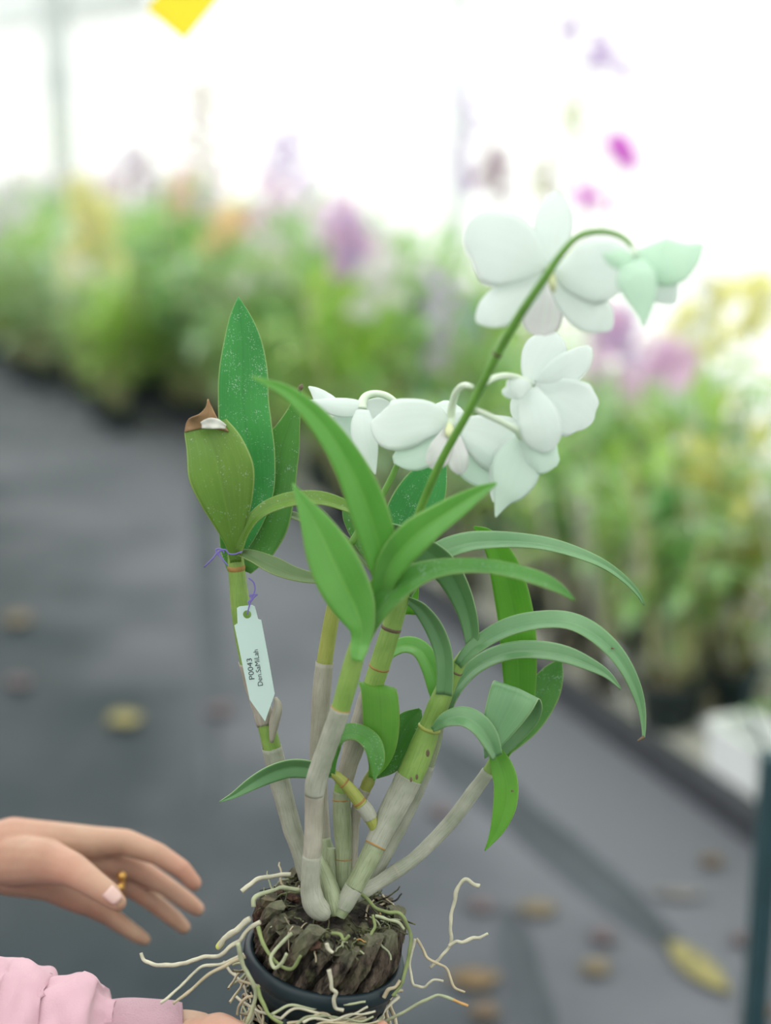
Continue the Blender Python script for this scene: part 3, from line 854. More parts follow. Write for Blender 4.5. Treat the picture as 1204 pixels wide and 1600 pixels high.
# root ball: dark core, leaning husk strips all round, a rough mossy top
TOPC = RIMC + AX * .033
bm = bmesh.new()
bm_lathe(bm, RIMC, AX, [(.001, -.080), (.036, -.080), (.043, -.02), (.043, .010), (.041, .026), (.036, .033), (.020, .037), (.001, .038)], 40)
for v in bm.verts: v.co += noise.noise_vector(v.co * 90) * .004
obj('root_ball', bm, 'husk_dark', plant)
rr = random.Random(3)
NS = 20
for k in range(NS):
    a = 2 * math.pi * (k + rr.uniform(-.15, .15)) / NS
    o_ = XA * math.cos(a) + YA * math.sin(a); q = AX.cross(o_)
    if q.dot(RT) * (1 if o_.dot(FW) < 0 else -1) < 0: q = -q
    front = -o_.dot(FW)
    L = .048 + rr.uniform(-.008, .005) - .006 * max(0, -front)
    lean = .42 + rr.uniform(-.06, .06)
    up = (AX + q * lean * (1 if front > -.2 else -1)).normalized()
    wd = .0116 * rr.uniform(.85, 1.1); thk = .0075 * rr.uniform(.8, 1.3)
    c = RIMC + o_ * (.0435 + rr.uniform(-.0015, .0015)) - AX * .006 - q * .008 * (1 if front > -.2 else -1)
    bm = bmesh.new(); rows = []
    for i in range(10):
        t = i / 9; m_ = c + up * (L * t) + o_ * (.004 * math.sin(math.pi * t * .9) - .003 * t)
        w_ = wd * (.92 + .12 * noise.noise(Vector((k * 3.1, t * 3, 0)))) ; h_ = thk
        ring = []
        for (x, y) in ((-.5, -.35), (-.46, .25), (-.22, .55), (.02, .42), (.24, .58), (.47, .28), (.5, -.35), (0, -.5)):
            ring.append(bm.verts.new(m_ + q * (w_ * x) + o_ * (h_ * y) + noise.noise_vector(Vector((k * 5 + x * 7, t * 9, y * 2))) * .0019))
        rows.append(ring)
    for i in range(9):
        for j in range(8):
            bm.faces.new((rows[i][j], rows[i][(j + 1) % 8], rows[i + 1][(j + 1) % 8], rows[i + 1][j]))
    bm.faces.new(rows[-1]); bm.faces.new(rows[0][::-1])
    obj('husk_strip', bm, 'husk_rust' if rr.random() < .3 else 'husk_brown', plant, smooth=False, recalc=True)
bm = bmesh.new(); rows = []
for i in range(12):
    rad = .047 * i / 11
    rows.append([bm.verts.new(TOPC + (XA * math.cos(j * .2244) + YA * math.sin(j * .2244)) * rad * (1 + .1 * noise.noise(Vector((j * .5, 3, 0)) )) + AX * (-.0012 - .004 * (i / 11) ** 3 + .006 * noise.noise(Vector((math.cos(j * .2244) * i * .4, math.sin(j * .2244) * i * .4, 1)))) ) for j in range(28)])
for i in range(11):
    for j in range(28): bm.faces.new((rows[i][j], rows[i][(j + 1) % 28], rows[i + 1][(j + 1) % 28], rows[i + 1][j]))
obj('compost_top', bm, 'husk_top', plant, recalc=True)

# chunks of bark lying round the edge of the top
for k in range(26):
    a = rr.uniform(0, 6.28); rad = rr.uniform(.022, .047); o_ = XA * math.cos(a) + YA * math.sin(a)
    c = TOPC + o_ * rad + AX * rr.uniform(-.004, .003)
    bm = bmesh.new(); bmesh.ops.create_icosphere(bm, subdivisions=1, radius=1)
    M = Matrix.Rotation(rr.uniform(0, 3), 4, 'Z') @ Matrix.Rotation(rr.uniform(-.5, .5), 4, 'X') @ Matrix.Diagonal((rr.uniform(.005, .010), rr.uniform(.003, .005), rr.uniform(.002, .004), 1))
    bmesh.ops.transform(bm, matrix=Matrix.Translation(c) @ M, verts=bm.verts)
    for v in bm.verts: v.co += noise.noise_vector(v.co * 300) * .0012
    obj('bark_chip', bm, rr.choice(('husk_top', 'husk_dark', 'husk_red')), plant, smooth=False)

def root_curl(bm, c, r, n=6, L=.022, rad=.0008):
    p = c.copy(); d = Vector((r.uniform(-1, 1), r.uniform(-1, 1), r.uniform(-.3, .35))).normalized(); pts = []
    for i in range(n):
        pts.append(p.copy()); d = (d + Vector((r.uniform(-1, 1), r.uniform(-1, 1), r.uniform(-.9, .55))) * .55).normalized(); p += d * (L / n)
    bm_tube(bm, pts, [rad * (1 - .4 * i / n) for i in range(n)], 5, cap=False)
for mname, cnt in (('moss', 150), ('root_green', 60), ('root_tan', 45), ('root_orange', 8), ('husk_dark', 150), ('husk_top', 120)):
    bm = bmesh.new()
    for k in range(cnt):
        a = rr.uniform(0, 6.28); rad = .042 * math.sqrt(rr.random()); o_ = XA * math.cos(a) + YA * math.sin(a)
        root_curl(bm, TOPC + o_ * rad + AX * rr.uniform(-.003, .0015), rr, 8, rr.uniform(.010, .026), rr.uniform(.0004, .0009))
    obj('fine_roots', bm, mname, plant)['kind'] = 'stuff'
for mname, cnt in (('root_tan', 46), ('root_green', 30), ('root_pale', 26)):      # roots tangled through the slots
    bm = bmesh.new()
    for k in range(cnt):
        a = rr.uniform(0, 6.28); o_ = XA * math.cos(a) + YA * math.sin(a); z = rr.uniform(.019, .05)
        p = RIMC - AX * z + o_ * (.051 - .14 * (z - .01)); d = AX.cross(o_) * rr.choice((-1, 1)); pts = []
        for i in range(8):
            pts.append(p.copy()); d = (d + Vector((rr.uniform(-1, 1), rr.uniform(-1, 1), rr.uniform(-1, .8))) * .35).normalized(); p = p + d * rr.uniform(.003, .006)
            ra = (p - RIMC) - AX * (p - RIMC).dot(AX)
            if ra.length < .046: p += ra.normalized() * .003
        bm_tube(bm, pts, [rr.uniform(.0007, .0015)] * 8, 5, cap=False)
    obj('slot_roots', bm, mname, plant)['kind'] = 'stuff'

# long aerial roots, one object each: (x, y, depth, radius px)
def aroot(pts, material, r0=4.5, r1=2.6, d0=.955, d1=.955, label=None):
    n = len(pts)
    cps = [(x, y, d0 + (d1 - d0) * i / (n - 1), .78 * (r0 + (r1 - r0) * i / (n - 1))) for i, (x, y) in enumerate(pts)]
    o = tube('aerial_root', cps, material, plant, seg=8, n=7 * n, jit=.0014, wob=.4)
    if label: o['label'] = label
    return o
aroot([(407, 1440), (392, 1449), (373, 1469), (357, 1481), (340, 1493), (318, 1496), (296, 1501), (272, 1508), (248, 1508), (232, 1504), (224, 1500), (221, 1490)], 'root_pale', 4.5, 4, .93, .95)
aroot([(380, 1492), (362, 1499), (344, 1505), (322, 1510), (306, 1517), (288, 1533), (272, 1548), (250, 1568)], 'root_pale', 3.5, 2.6, .93, .92)
aroot([(381, 1494), (352, 1507), (330, 1520), (312, 1534), (296, 1548), (270, 1569)], 'root_tan', 4, 2.8, .925, .92)
aroot([(390, 1436), (372, 1450), (360, 1457), (348, 1471), (341, 1480)], 'root_pale', 6, 5.5, .93, .94)
tube('aerial_root', [(347, 1472, .94, 5.4), (341, 1480, .94, 5), (339, 1483, .94, 2)], 'tip_yellow', plant, 8, 10)['label'] = 'yellow growing root tip'
aroot([(370, 1476), (376, 1498), (386, 1520), (392, 1535), (398, 1551), (395, 1575), (386, 1600), (382, 1618)], 'root_green', 5, 4, .915, .92)
aroot([(378, 1392), (390, 1381), (402, 1373), (420, 1370), (430, 1368), (455, 1366)], 'root_pale', 5, 4.5, .95, .96)
aroot([(397, 1418), (398, 1405), (407, 1397), (428, 1390), (441, 1386), (470, 1391)], 'root_green', 4.5, 4, .93, .935)
aroot([(672, 1512), (684, 1500), (690, 1492), (703, 1476), (702, 1455), (706, 1430), (709, 1408), (712, 1394), (722, 1377), (729, 1374), (738, 1381), (748, 1385)], 'root_pale', 3.2, 4.2, .955, .945)
aroot([(700, 1479), (712, 1472), (722, 1473), (738, 1466), (750, 1465), (762, 1459)], 'root_pale', 4, 3, .95, .945)
aroot([(648, 1466), (643, 1490), (641, 1513), (643, 1536), (650, 1541), (662, 1543), (670, 1536), (678, 1531), (692, 1534)], 'root_pale', 3.2, 2.4, .945, .93)
aroot([(650, 1466), (660, 1484), (668, 1497), (684, 1506), (697, 1513), (703, 1528), (710, 1543), (724, 1550)], 'root_tan', 3.2, 2.6, .945, .935)
aroot([(590, 1606), (612, 1591), (643, 1575), (664, 1563), (684, 1555), (711, 1563)], 'root_green', 3.4, 3, .93, .92)
aroot([(709, 1562), (719, 1567), (730, 1571)], 'root_orange', 3, 2.6, .92, .92, 'orange dead end of a root')
aroot([(514, 1516), (519, 1530), (520, 1543), (526, 1550), (522, 1562), (524, 1576), (536, 1580)], 'root_pale', 4.5, 3.5, .905, .91)
aroot([(560, 1393), (571, 1405), (585, 1418), (604, 1426), (624, 1429), (634, 1440), (642, 1460), (639, 1485), (634, 1513), (628, 1534), (612, 1556)], 'root_moss', 4, 3.5, .945, .93)
aroot([(586, 1432), (604, 1436), (622, 1440), (632, 1450)], 'root_green', 3.5, 3, .935, .935)
aroot([(457, 1458), (440, 1474), (432, 1484), (424, 1500), (430, 1512), (441, 1504), (446, 1490)], 'root_green', 4, 3.5, .918, .905)
aroot([(404, 1446), (411, 1470), (420, 1490), (438, 1508), (455, 1514), (468, 1494)], 'root_moss', 4, 3.5, .925, .905)
aroot([(511, 1475), (513, 1484), (519, 1490)], 'root_pale', 4, 3, .905, .905)
aroot([(517, 1458), (530, 1460), (536, 1467), (544, 1460)], 'root_moss', 3.5, 3, .915, .91)
aroot([(577, 1472), (580, 1460), (586, 1448), (583, 1430)], 'root_moss', 3.5, 2.8, .925, .93)
aroot([(374, 1532), (390, 1536), (404, 1540), (412, 1538)], 'root_tan', 3, 3, .93, .93)
aroot([(371, 1585), (374, 1572), (383, 1560), (394, 1558)], 'root_tan', 2.6, 2.6, .935, .93)
aroot([(400, 1540), (408, 1562), (422, 1586), (440, 1600)], 'root_moss', 4, 3.5, .912, .91)
aroot([(600, 1560), (607, 1546), (618, 1540), (626, 1530)], 'root_tan', 4.5, 3, .93, .93)
for k, (m_, yy) in enumerate((('root_green', 1574), ('root_pale', 1582), ('root_tan', 1590), ('root_green', 1596), ('root_pale', 1588), ('root_tan', 1602))):
    aroot([(424 + 12 * k, yy + 10), (452 + 9 * k, yy + rr.uniform(-8, 8)), (486 + 8 * k, yy + rr.uniform(-9, 9)), (520 + 6 * k, yy + rr.uniform(-6, 12)), (552 + 4 * k, yy + rr.uniform(-8, 10)), (572 + 4 * k, yy - 8)], m_, 3, 2, .912, .918)

# ------------------------------------------------------------------ canes
def cane(cps, material, t0=0, t1=1, seg=16, n=40, name='cane'):
    bm = bmesh.new(); p, r = tube_px(cps, n, t0, t1); bm_tube(bm, p, r, seg)
    return obj(name, bm, material, plant)
def sheath(cps, t0, t1, material, parent, ragged=1, k=1.07, name='sheath'):
    """papery skin over a stretch of the cane, with an uneven upper end"""
    bm = bmesh.new(); p, r = tube_px(cps, 34, t0, t1, k - .03, .0001); bm_tube(bm, p, r, 18, cap=False, wob=.05)
    bm.verts.ensure_lookup_table()
    for e in (0, 33 + 1):
        for j in range(18):
            v = bm.verts[e * 18 + j]; T = (p[1] - p[0]) if e == 0 else (p[-1] - p[-2])
            v.co += T.normalized() * (.0016 * ragged * noise.noise(Vector((j * 1.3, e, 2))))
    o = obj(name, bm, material, parent)
    md = o.modifiers.new('thickness', 'SOLIDIFY'); md.thickness = .0003; md.offset = 1
    return o
def ring(cps, t, material, parent, h=.0016, k=1.09, name='node'):
    q = catmull([list(c) for c in cps], t * (len(cps) - 1)); q2 = catmull([list(c) for c in cps], min(1, t + .02) * (len(cps) - 1))
    c = P(*q[:3]); ax = (P(*q2[:3]) - c).normalized(); r0 = q[3] * q[2] / F * k
    bm = bmesh.new(); bm_lathe(bm, c, ax, [(r0 * .9, -h), (r0, -h * .6), (r0 * 1.03, 0), (r0, h * .6), (r0 * .9, h)], 18)
    return obj(name, bm, material, parent)

C1 = [(366, 840, .948, 8.0), (368, 872, .95, 12.5), (371, 905, .953, 13.5), (376, 950, .957, 15.5), (386, 1010, .962, 16.5), (398, 1070, .965, 14.4), (410, 1110, .967, 13.5), (424, 1165, .97, 14.4), (438, 1225, .975, 14.4), (455, 1290, .978, 13.5), (470, 1335, .98, 12.6), (480, 1375, .98, 11.7)]
c1 = cane(C1, 'cane_green'); sheath(C1, .40, .58, 'sheath_tan', c1, 3, 1.10); sheath(C1, .64, 1, 'sheath', c1, 2, 1.05)
ring(C1, .135, 'node_ring', c1, .0022, 1.04); ring(C1, .545, 'tip_yellow', c1, .0016, 1.03)
tube('sheath_flap', [(430, 1090, .958, 3), (434, 1104, .956, 7), (428, 1130, .957, 8), (424, 1160, .958, 3)], 'sheath_tan', c1, 10, 14)
C2 = [(572, 965, .885, 9.0), (565, 990, .887, 12.0), (556, 1020, .89, 14.5), (545, 1060, .895, 15.5), (533, 1103, .90, 14.8), (519, 1145, .905, 14.4), (503, 1190, .91, 14.8), (493, 1225, .914, 15.3), (490, 1265, .918, 13.1), (489, 1310, .92, 13.1), (486, 1350, .922, 13.5), (485, 1385, .925, 14.4), (491, 1412, .927, 17.1), (503, 1425, .928, 14.4), (512, 1430, .93, 7.2)]
c2 = cane(C2, 'cane_green', n=60); sheath(C2, .292, .53, 'sheath', c2, .6, 1.05); sheath(C2, .52, .70, 'sheath_tan', c2, .5, 1.04); sheath(C2, .69, .99, 'sheath', c2, 1.5, 1.05)
ring(C2, .292, 'node_ring', c2, .0006, 1.06); ring(C2, .535, 'sheath_tan', c2, .0012, 1.06); ring(C2, .70, 'sheath_tan', c2, .001, 1.06)
C2B = [(528, 920, .955, 9.0), (520, 955, .957, 11.5), (513, 995, .96, 12.0), (507, 1034, .963, 12.5), (502, 1085, .966, 13.3), (499, 1140, .97, 12.8), (497, 1190, .972, 12.3), (500, 1260, .975, 11.4), (505, 1330, .975, 11.4), (508, 1380, .972, 11.4)]
c2b = cane(C2B, 'cane_yellow'); sheath(C2B, .335, 1, 'sheath_tan', c2b, .5)
C3 = [(634, 905, .925, 11.0), (622, 945, .928, 14.5), (610, 985, .931, 15.5), (596, 1030, .935, 16.0), (583, 1070, .94, 15.6), (567, 1115, .945, 13.8), (555, 1160, .95, 15.2), (543, 1200, .953, 12.9), (534, 1240, .955, 13.3), (535, 1290, .955, 13.8), (537, 1340, .953, 11.5), (536, 1390, .95, 12.0)]
c3 = cane(C3, 'cane_green', n=50); sheath(C3, .375, .69, 'sheath_tan', c3, 1.2)
sh = sheath(C3, .72, 1, 'cane_striped', c3, .3, 1.02)
ring(C3, .175, 'node_brown', c3, .0016, 1.03); ring(C3, .30, 'node_ring', c3, .0009, 1.04); ring(C3, .745, 'node_ring', c3, .0009, 1.05); ring(C3, .915, 'node_ring', c3, .0009, 1.06)
C4 = [(726, 1022, .938, 9.0), (712, 1045, .94, 12.0), (696, 1075, .943, 14.9), (684, 1103, .945, 16.7), (673, 1130, .948, 16.3), (662, 1160, .95, 19.5), (648, 1195, .95, 20.9), (634, 1225, .95, 20.5), (616, 1260, .948, 20.0), (598, 1295, .945, 17.7), (582, 1330, .942, 15.8), (566, 1362, .938, 14.9), (549, 1393, .935, 14.0), (538, 1415, .933, 12.1), (530, 1432, .932, 8.4)]
c4 = cane(C4, 'cane_green', n=60); sheath(C4, .475, .70, 'sheath', c4, .7, 1.03); sheath(C4, .69, .845, 'cane_striped', c4, .4, 1.02); sheath(C4, .845, .95, 'sheath', c4, 2.2, 1.05)
sheath(C4, .94, 1, 'cane_striped', c4, .5, 1.0); ring(C4, .305, 'cane_yellow', c4, .0014, 1.08); ring(C4, .695, 'node_ring', c4, .0009, 1.06); ring(C4, .845, 'node_brown', c4, .0014, 1.0); ring(C4, .08, 'node_brown', c4, .0008, 1.06)
for (x, y, d_, r_2) in ((668, 1177, .929, 4.2), (651, 1214, .927, 3.2), (642, 1218, .926, 3)):
    bm = bmesh.new(); bmesh.ops.create_icosphere(bm, subdivisions=2, radius=1)
    bmesh.ops.transform(bm, matrix=Matrix.Translation(P(x, y, d_)) @ Matrix.Diagonal((r_2 * .7 * .94 / F, .0006, r_2 * 1.5 * .94 / F, 1)), verts=bm.verts); obj('scar', bm, 'node_brown', c4)
C4B = [(688, 1120, .96, 7.2), (678, 1165, .962, 9.9), (655, 1225, .965, 10.8), (630, 1280, .968, 10.8), (606, 1325, .968, 10.8), (585, 1365, .965, 10.8), (572, 1395, .96, 9.9)]
c4b = cane(C4B, 'cane_striped'); sheath(C4B, .25, 1, 'sheath', c4b, .6)
C5 = [(783, 1160, .965, 7.4), (772, 1190, .967, 9.7), (757, 1213, .968, 9.2), (735, 1243, .97, 10.1), (705, 1283, .97, 10.1), (675, 1315, .968, 9.7), (645, 1343, .965, 9.2), (617, 1362, .96, 10.1), (590, 1380, .955, 9.2), (568, 1392, .95, 11.0), (552, 1402, .945, 9.2)]
c5 = cane(C5, 'cane_green'); sheath(C5, .17, 1, 'sheath', c5, .5); ring(C5, .52, 'sheath_tan', c5, .0022, 1.1); ring(C5, .70, 'sheath_tan', c5, .0018, 1.1)
C6 = [(512, 1203, .936, 5), (525, 1212, .936, 7.5), (540, 1226, .937, 9), (552, 1240, .938, 10), (562, 1254, .939, 10.5), (573, 1268, .94, 11), (580, 1282, .941, 9.5), (586, 1298, .943, 6.5)]
c6 = cane(C6, 'cane_yellow'); sheath(C6, .60, .82, 'sheath', c6, .5, 1.04); ring(C6, .26, 'node_ring', c6, .0008, 1.06); ring(C6, .56, 'node_ring', c6, .0012, 1.03)
C7 = [(581, 1205, .962, 6), (576, 1220, .962, 10), (568, 1238, .962, 8.5), (558, 1262, .962, 8), (552, 1290, .962, 8), (550, 1330, .96, 8), (548, 1375, .955, 8)]
c7 = cane(C7, 'cane_yellow'); sheath(C7, .3, 1, 'sheath_tan', c7, 1)
for st in ([(497, 1335, .95, 5), (503, 1355, .945, 11), (514, 1385, .94, 14), (522, 1415, .935, 16), (524, 1432, .933, 8)], [(520, 1325, .96, 9), (519, 1350, .958, 11), (524, 1390, .95, 12)],
           [(508, 1310, .97, 8), (512, 1340, .968, 13), (516, 1380, .96, 14)]):
    cane(st, 'cane_striped', n=16, name='cane_stub')

# ------------------------------------------------------------------ leaves: (x, y, depth, half width, tilt)
# left cane
leaf([(372, 866, .956, 9), (388, 815, .960, 22), (398, 765, .962, 30), (392, 715, .962, 38), (384, 670, .960, 41), (380, 625, .958, 39.5), (380, 580, .955, 38), (379, 535, .952, 30), (375, 495, .949, 17), (372, 464, .947, .8)], 'leaf_blue_green', plant, .16, 36, .01)
l2 = leaf([(368, 878, .942, 9), (365, 850, .938, 13), (360, 815, .934, 27), (354, 780, .931, 41), (346, 740, .929, 51), (337, 705, .929, 46), (325, 676, .931, 37), (322, 667, .932, 34)], 'leaf_olive', plant, .22, 34, .02)
bm = bmesh.new(); bm_blade(bm, px_samples([(322, 668, .931, 34), (322, 660, .929, 29), (325, 648, .927, 14), (326, 636, .925, 5), (325, 624, .923, .8)], 14), .35, 8, .25, 2, 1)
solid(obj('dry_tip', bm, 'dry_tip', l2), .0008)['label'] = 'brown withered leaf tip'
bm = bmesh.new(); bm_blade(bm, px_samples([(315, 664, .925, 5), (325, 662, .923, 8), (338, 662, .922, 8), (352, 667, .924, 3)], 12), .3, 6, .2, 2, 1)
solid(obj('dry_fold', bm, 'dry_white', l2), .0008)['label'] = 'white papery fold of the withered tip'
leaf([(377, 890, .957, 16), (395, 855, .964, 33), (412, 815, .968, 39), (424, 770, .970, 36), (434, 725, .971, 31), (443, 690, .970, 26), (455, 655, .968, 14), (464, 625, .966, 6), (470, 606, .965, 1.5)], 'leaf_mid', plant, .2, 30, .02)
tube('dry_tip', [(466, 612, .964, 1.5), (470, 605, .964, 4), (472, 600, .964, .8)], 'node_brown', plant, 8, 8)
leaf([(372, 905, .958, 10), (360, 880, .962, 9), (352, 855, .965, 8), (348, 825, .966, 5), (350, 812, .966, 1)], 'leaf_mid', plant, .2, 18, .06)
leaf([(373, 866, .938, 5, 40), (384, 832, .934, 7, 45), (403, 806, .93, 9, 45), (430, 790, .928, 11, 40), (465, 781, .928, 11, 40), (505, 782, .93, 10, 45), (548, 797, .935, 8, 50), (575, 812, .938, 4, 50)], 'leaf_olive', plant, .3, 30, .02)
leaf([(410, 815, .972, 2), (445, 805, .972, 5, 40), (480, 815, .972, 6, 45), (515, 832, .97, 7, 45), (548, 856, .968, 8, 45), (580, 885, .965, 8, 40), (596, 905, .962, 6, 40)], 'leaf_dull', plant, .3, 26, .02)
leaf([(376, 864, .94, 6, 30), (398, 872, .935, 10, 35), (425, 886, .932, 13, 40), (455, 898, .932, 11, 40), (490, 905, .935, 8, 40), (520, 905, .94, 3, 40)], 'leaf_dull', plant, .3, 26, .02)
# front cane with the tall blades
leaf([(597, 930, .885, 12), (600, 895, .876, 20), (590, 845, .866, 28), (575, 795, .857, 30), (555, 745, .848, 27), (532, 703, .840, 23), (507, 668, .835, 19.5), (479, 637, .831, 15), (446, 611, .828, 10), (415, 597, .825, 5), (392, 588, .823, 1)], 'leaf_bright', plant, .24, 38, .015)
leaf([(557, 1033, .877, 8), (560, 1018, .878, 13), (563, 1003, .879, 15), (565, 980, .877, 20), (553, 945, .873, 33), (533, 905, .867, 39), (512, 860, .862, 36), (492, 818, .858, 24), (473, 785, .856, 11), (457, 755, .855, 1)], 'leaf_bright', plant, .24, 34, .015)
leaf([(594, 935, .884, 13), (602, 900, .874, 20), (620, 868, .866, 25), (650, 836, .858, 27), (685, 810, .852, 22), (720, 787, .847, 17), (750, 768, .844, 10), (775, 755, .842, 2)], 'leaf_bright', plant, .28, 32, .015)
leaf([(566, 1010, .888, 9, 20), (580, 970, .883, 16, 25), (605, 935, .878, 22, 30), (640, 908, .873, 20, 35), (675, 894, .870, 15, 45), (715, 888, .867, 12, 50), (760, 888, .865, 11, 50), (805, 896, .864, 11, 48), (845, 908, .864, 11, 45), (875, 922, .864, 7, 40), (897, 938, .865, 1.5, 30)], 'leaf_mid', plant, .25, 36, .015)
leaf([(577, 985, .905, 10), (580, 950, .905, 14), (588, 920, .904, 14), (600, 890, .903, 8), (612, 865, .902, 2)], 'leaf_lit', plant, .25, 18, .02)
# middle cane, long arching leaves behind
leaf([(618, 975, .93, 7, 20), (632, 930, .93, 13, 25), (655, 893, .93, 17, 35), (690, 866, .93, 16, 45), (730, 852, .93, 15, 48), (775, 848, .932, 13, 50), (820, 849, .934, 11, 50), (862, 855, .936, 10, 48), (905, 867, .938, 8.5, 40), (945, 884, .94, 6.5, 30), (978, 908, .942, 5, 20), (998, 930, .943, 3.5, 10), (1006, 946, .944, .8, 0)], 'leaf_grey', plant, .3, 40, .01)
leaf([(639, 960, .95, 11), (640, 920, .95, 14), (636, 890, .95, 12), (625, 868, .95, 6), (616, 850, .95, 1)], 'leaf_lit', plant, .25, 18, .02)
leaf([(606, 905, .95, 12), (622, 860, .955, 30), (640, 810, .958, 40), (662, 765, .960, 36), (680, 730, .962, 20), (690, 712, .963, 5)], 'leaf_blue_green', plant, .2, 26, .02)
leaf([(600, 890, .955, 14), (575, 850, .96, 18), (552, 810, .963, 16), (540, 780, .965, 6)], 'leaf_mid', plant, .2, 20, .02)
leaf([(736, 1016, .937, 7, 15), (737, 990, .935, 12, 20), (731, 955, .932, 15, 30), (716, 915, .929, 19, 35), (694, 880, .926, 22, 40), (662, 855, .925, 22, 45), (628, 835, .925, 19, 48), (598, 822, .926, 10, 48), (575, 815, .927, 3, 45)], 'leaf_grey', plant, .28, 34, .01)
leaf([(694, 1085, .936, 13, 10), (696, 1050, .932, 13, 15), (693, 1015, .929, 14, 25), (680, 980, .927, 14, 32), (660, 952, .926, 11, 35), (640, 938, .926, 6, 35), (625, 931, .926, 1, 30)], 'leaf_grey', plant, .3, 28, .01)
# right cane
leaf([(716, 1040, .935, 7, 20), (735, 1018, .933, 11, 30), (768, 996, .931, 13, 40), (803, 981, .930, 14, 45), (845, 973, .930, 13.5, 48), (885, 974, .931, 13.5, 48), (920, 988, .932, 14, 42), (952, 1013, .934, 13, 32), (976, 1043, .935, 11, 22), (993, 1077, .936, 9, 12), (1002, 1108, .937, 6, 5), (1005, 1135, .937, 3.5, 0), (1005, 1153, .937, 2, 0)], 'leaf_grey', plant, .3, 44, .01)
tube('dry_tip', [(1006, 1151, .937, 3), (1002, 1154, .937, 2.4), (995, 1158, .937, 1)], 'node_brown', plant, 8, 8)
leaf([(698, 1110, .955, 8, 15), (710, 1080, .958, 11, 25), (735, 1050, .962, 12, 35), (768, 1030, .965, 13, 42), (805, 1020, .967, 13.5, 45), (845, 1020, .968, 14, 45), (885, 1027, .968, 13, 42), (920, 1040, .968, 10, 35), (948, 1055, .968, 6, 30), (970, 1077, .968, 1, 20)], 'leaf_grey', plant, .3, 36, .01)
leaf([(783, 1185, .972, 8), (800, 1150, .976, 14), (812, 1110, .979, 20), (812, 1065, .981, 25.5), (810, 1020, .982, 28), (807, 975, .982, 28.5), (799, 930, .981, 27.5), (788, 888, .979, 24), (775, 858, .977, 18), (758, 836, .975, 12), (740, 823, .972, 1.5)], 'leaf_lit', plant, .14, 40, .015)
leaf([(781, 1180, .974, 9), (800, 1150, .982, 22), (824, 1118, .988, 28), (848, 1082, .992, 26), (864, 1052, .994, 17), (876, 1030, .995, 2)], 'leaf_mid', plant, .2, 26, .02)
leaf2([(776, 1183, .962, 8), (796, 1150, .962, 20), (813, 1118, .958, 29), (816, 1094, .951, 34), (811, 1078, .944, 37), (807, 1076, .940, 38), (803, 1084, .935, 38), (796, 1100, .932, 36), (783, 1127, .930, 29), (770, 1157, .929, 17), (757, 1185, .929, 1)], (.92, .38), 'leaf_grey', plant, .08)
leaf([(676, 1140, .934, 4, 10), (696, 1126, .928, 11, 25), (722, 1122, .924, 15, 30), (745, 1134, .922, 16, 32), (762, 1156, .925, 15, 30), (775, 1182, .93, 9, 20)], 'leaf_grey', plant, .35, 28, .01)
leaf([(771, 1170, .947, 9), (782, 1195, .943, 17), (790, 1225, .94, 19), (788, 1260, .938, 18), (778, 1292, .937, 12), (766, 1315, .937, 5), (757, 1329, .937, .8)], 'leaf_lit', plant, .22, 28, .03)
# lower middle
leaf2([(581, 1215, .955, 6), (594, 1180, .962, 18), (598, 1140, .963, 26), (596, 1100, .958, 28), (592, 1078, .95, 29), (590, 1068, .943, 29.5), (590, 1070, .935, 30), (593, 1085, .930, 29.5), (595, 1125, .928, 29), (594, 1165, .929, 25), (590, 1195, .931, 15), (583, 1216, .933, 3)], (.985, .17), 'leaf_lit', plant, .12)
leaf([(584, 1212, .965, 7), (604, 1190, .968, 22), (625, 1158, .970, 29), (642, 1128, .971, 22), (656, 1108, .972, 3)], 'leaf_mid', plant, .2, 24, .02)
leaf([(588, 1050, .958, 6, 20), (606, 1024, .958, 9, 30), (630, 1010, .958, 12, 38), (654, 1016, .958, 14, 35), (672, 1042, .958, 16, 20), (684, 1075, .958, 17, 10), (692, 1105, .958, 13), (694, 1125, .958, 5)], 'leaf_bright', plant, .25, 30, .01)
leaf([(518, 1212, .934, 5), (516, 1185, .932, 11), (522, 1160, .93, 15, 20), (540, 1147, .927, 13, 40), (562, 1148, .923, 13, 38), (580, 1162, .919, 15, 20), (588, 1185, .917, 13), (587, 1206, .917, 6), (584, 1220, .917, .8)], 'leaf_mid', plant, .22, 32, .01)
leaf([(524, 1209, .938, 6, 25), (505, 1203, .94, 10, 32), (478, 1198, .942, 14, 38), (450, 1198, .942, 14, 38), (420, 1208, .942, 13, 35), (392, 1224, .942, 10, 25), (365, 1242, .942, 5, 20), (343, 1253, .942, .8, 15)], 'leaf_grey', plant, .3, 32, .01)

for (x, y, d_, a_) in ((823, 853, .9325, .9), (957, 1013, .932, .9), (800, 1236, .935, .8)):     # dark specks on the arching leaves
    bm = bmesh.new(); bmesh.ops.create_icosphere(bm, subdivisions=1, radius=1)
    bmesh.ops.transform(bm, matrix=Matrix.Translation(P(x, y, d_)) @ Matrix.Diagonal((.0014 * a_, .0012, .0007 * a_, 1)), verts=bm.verts); obj('blemish', bm, 'node_brown', plant)

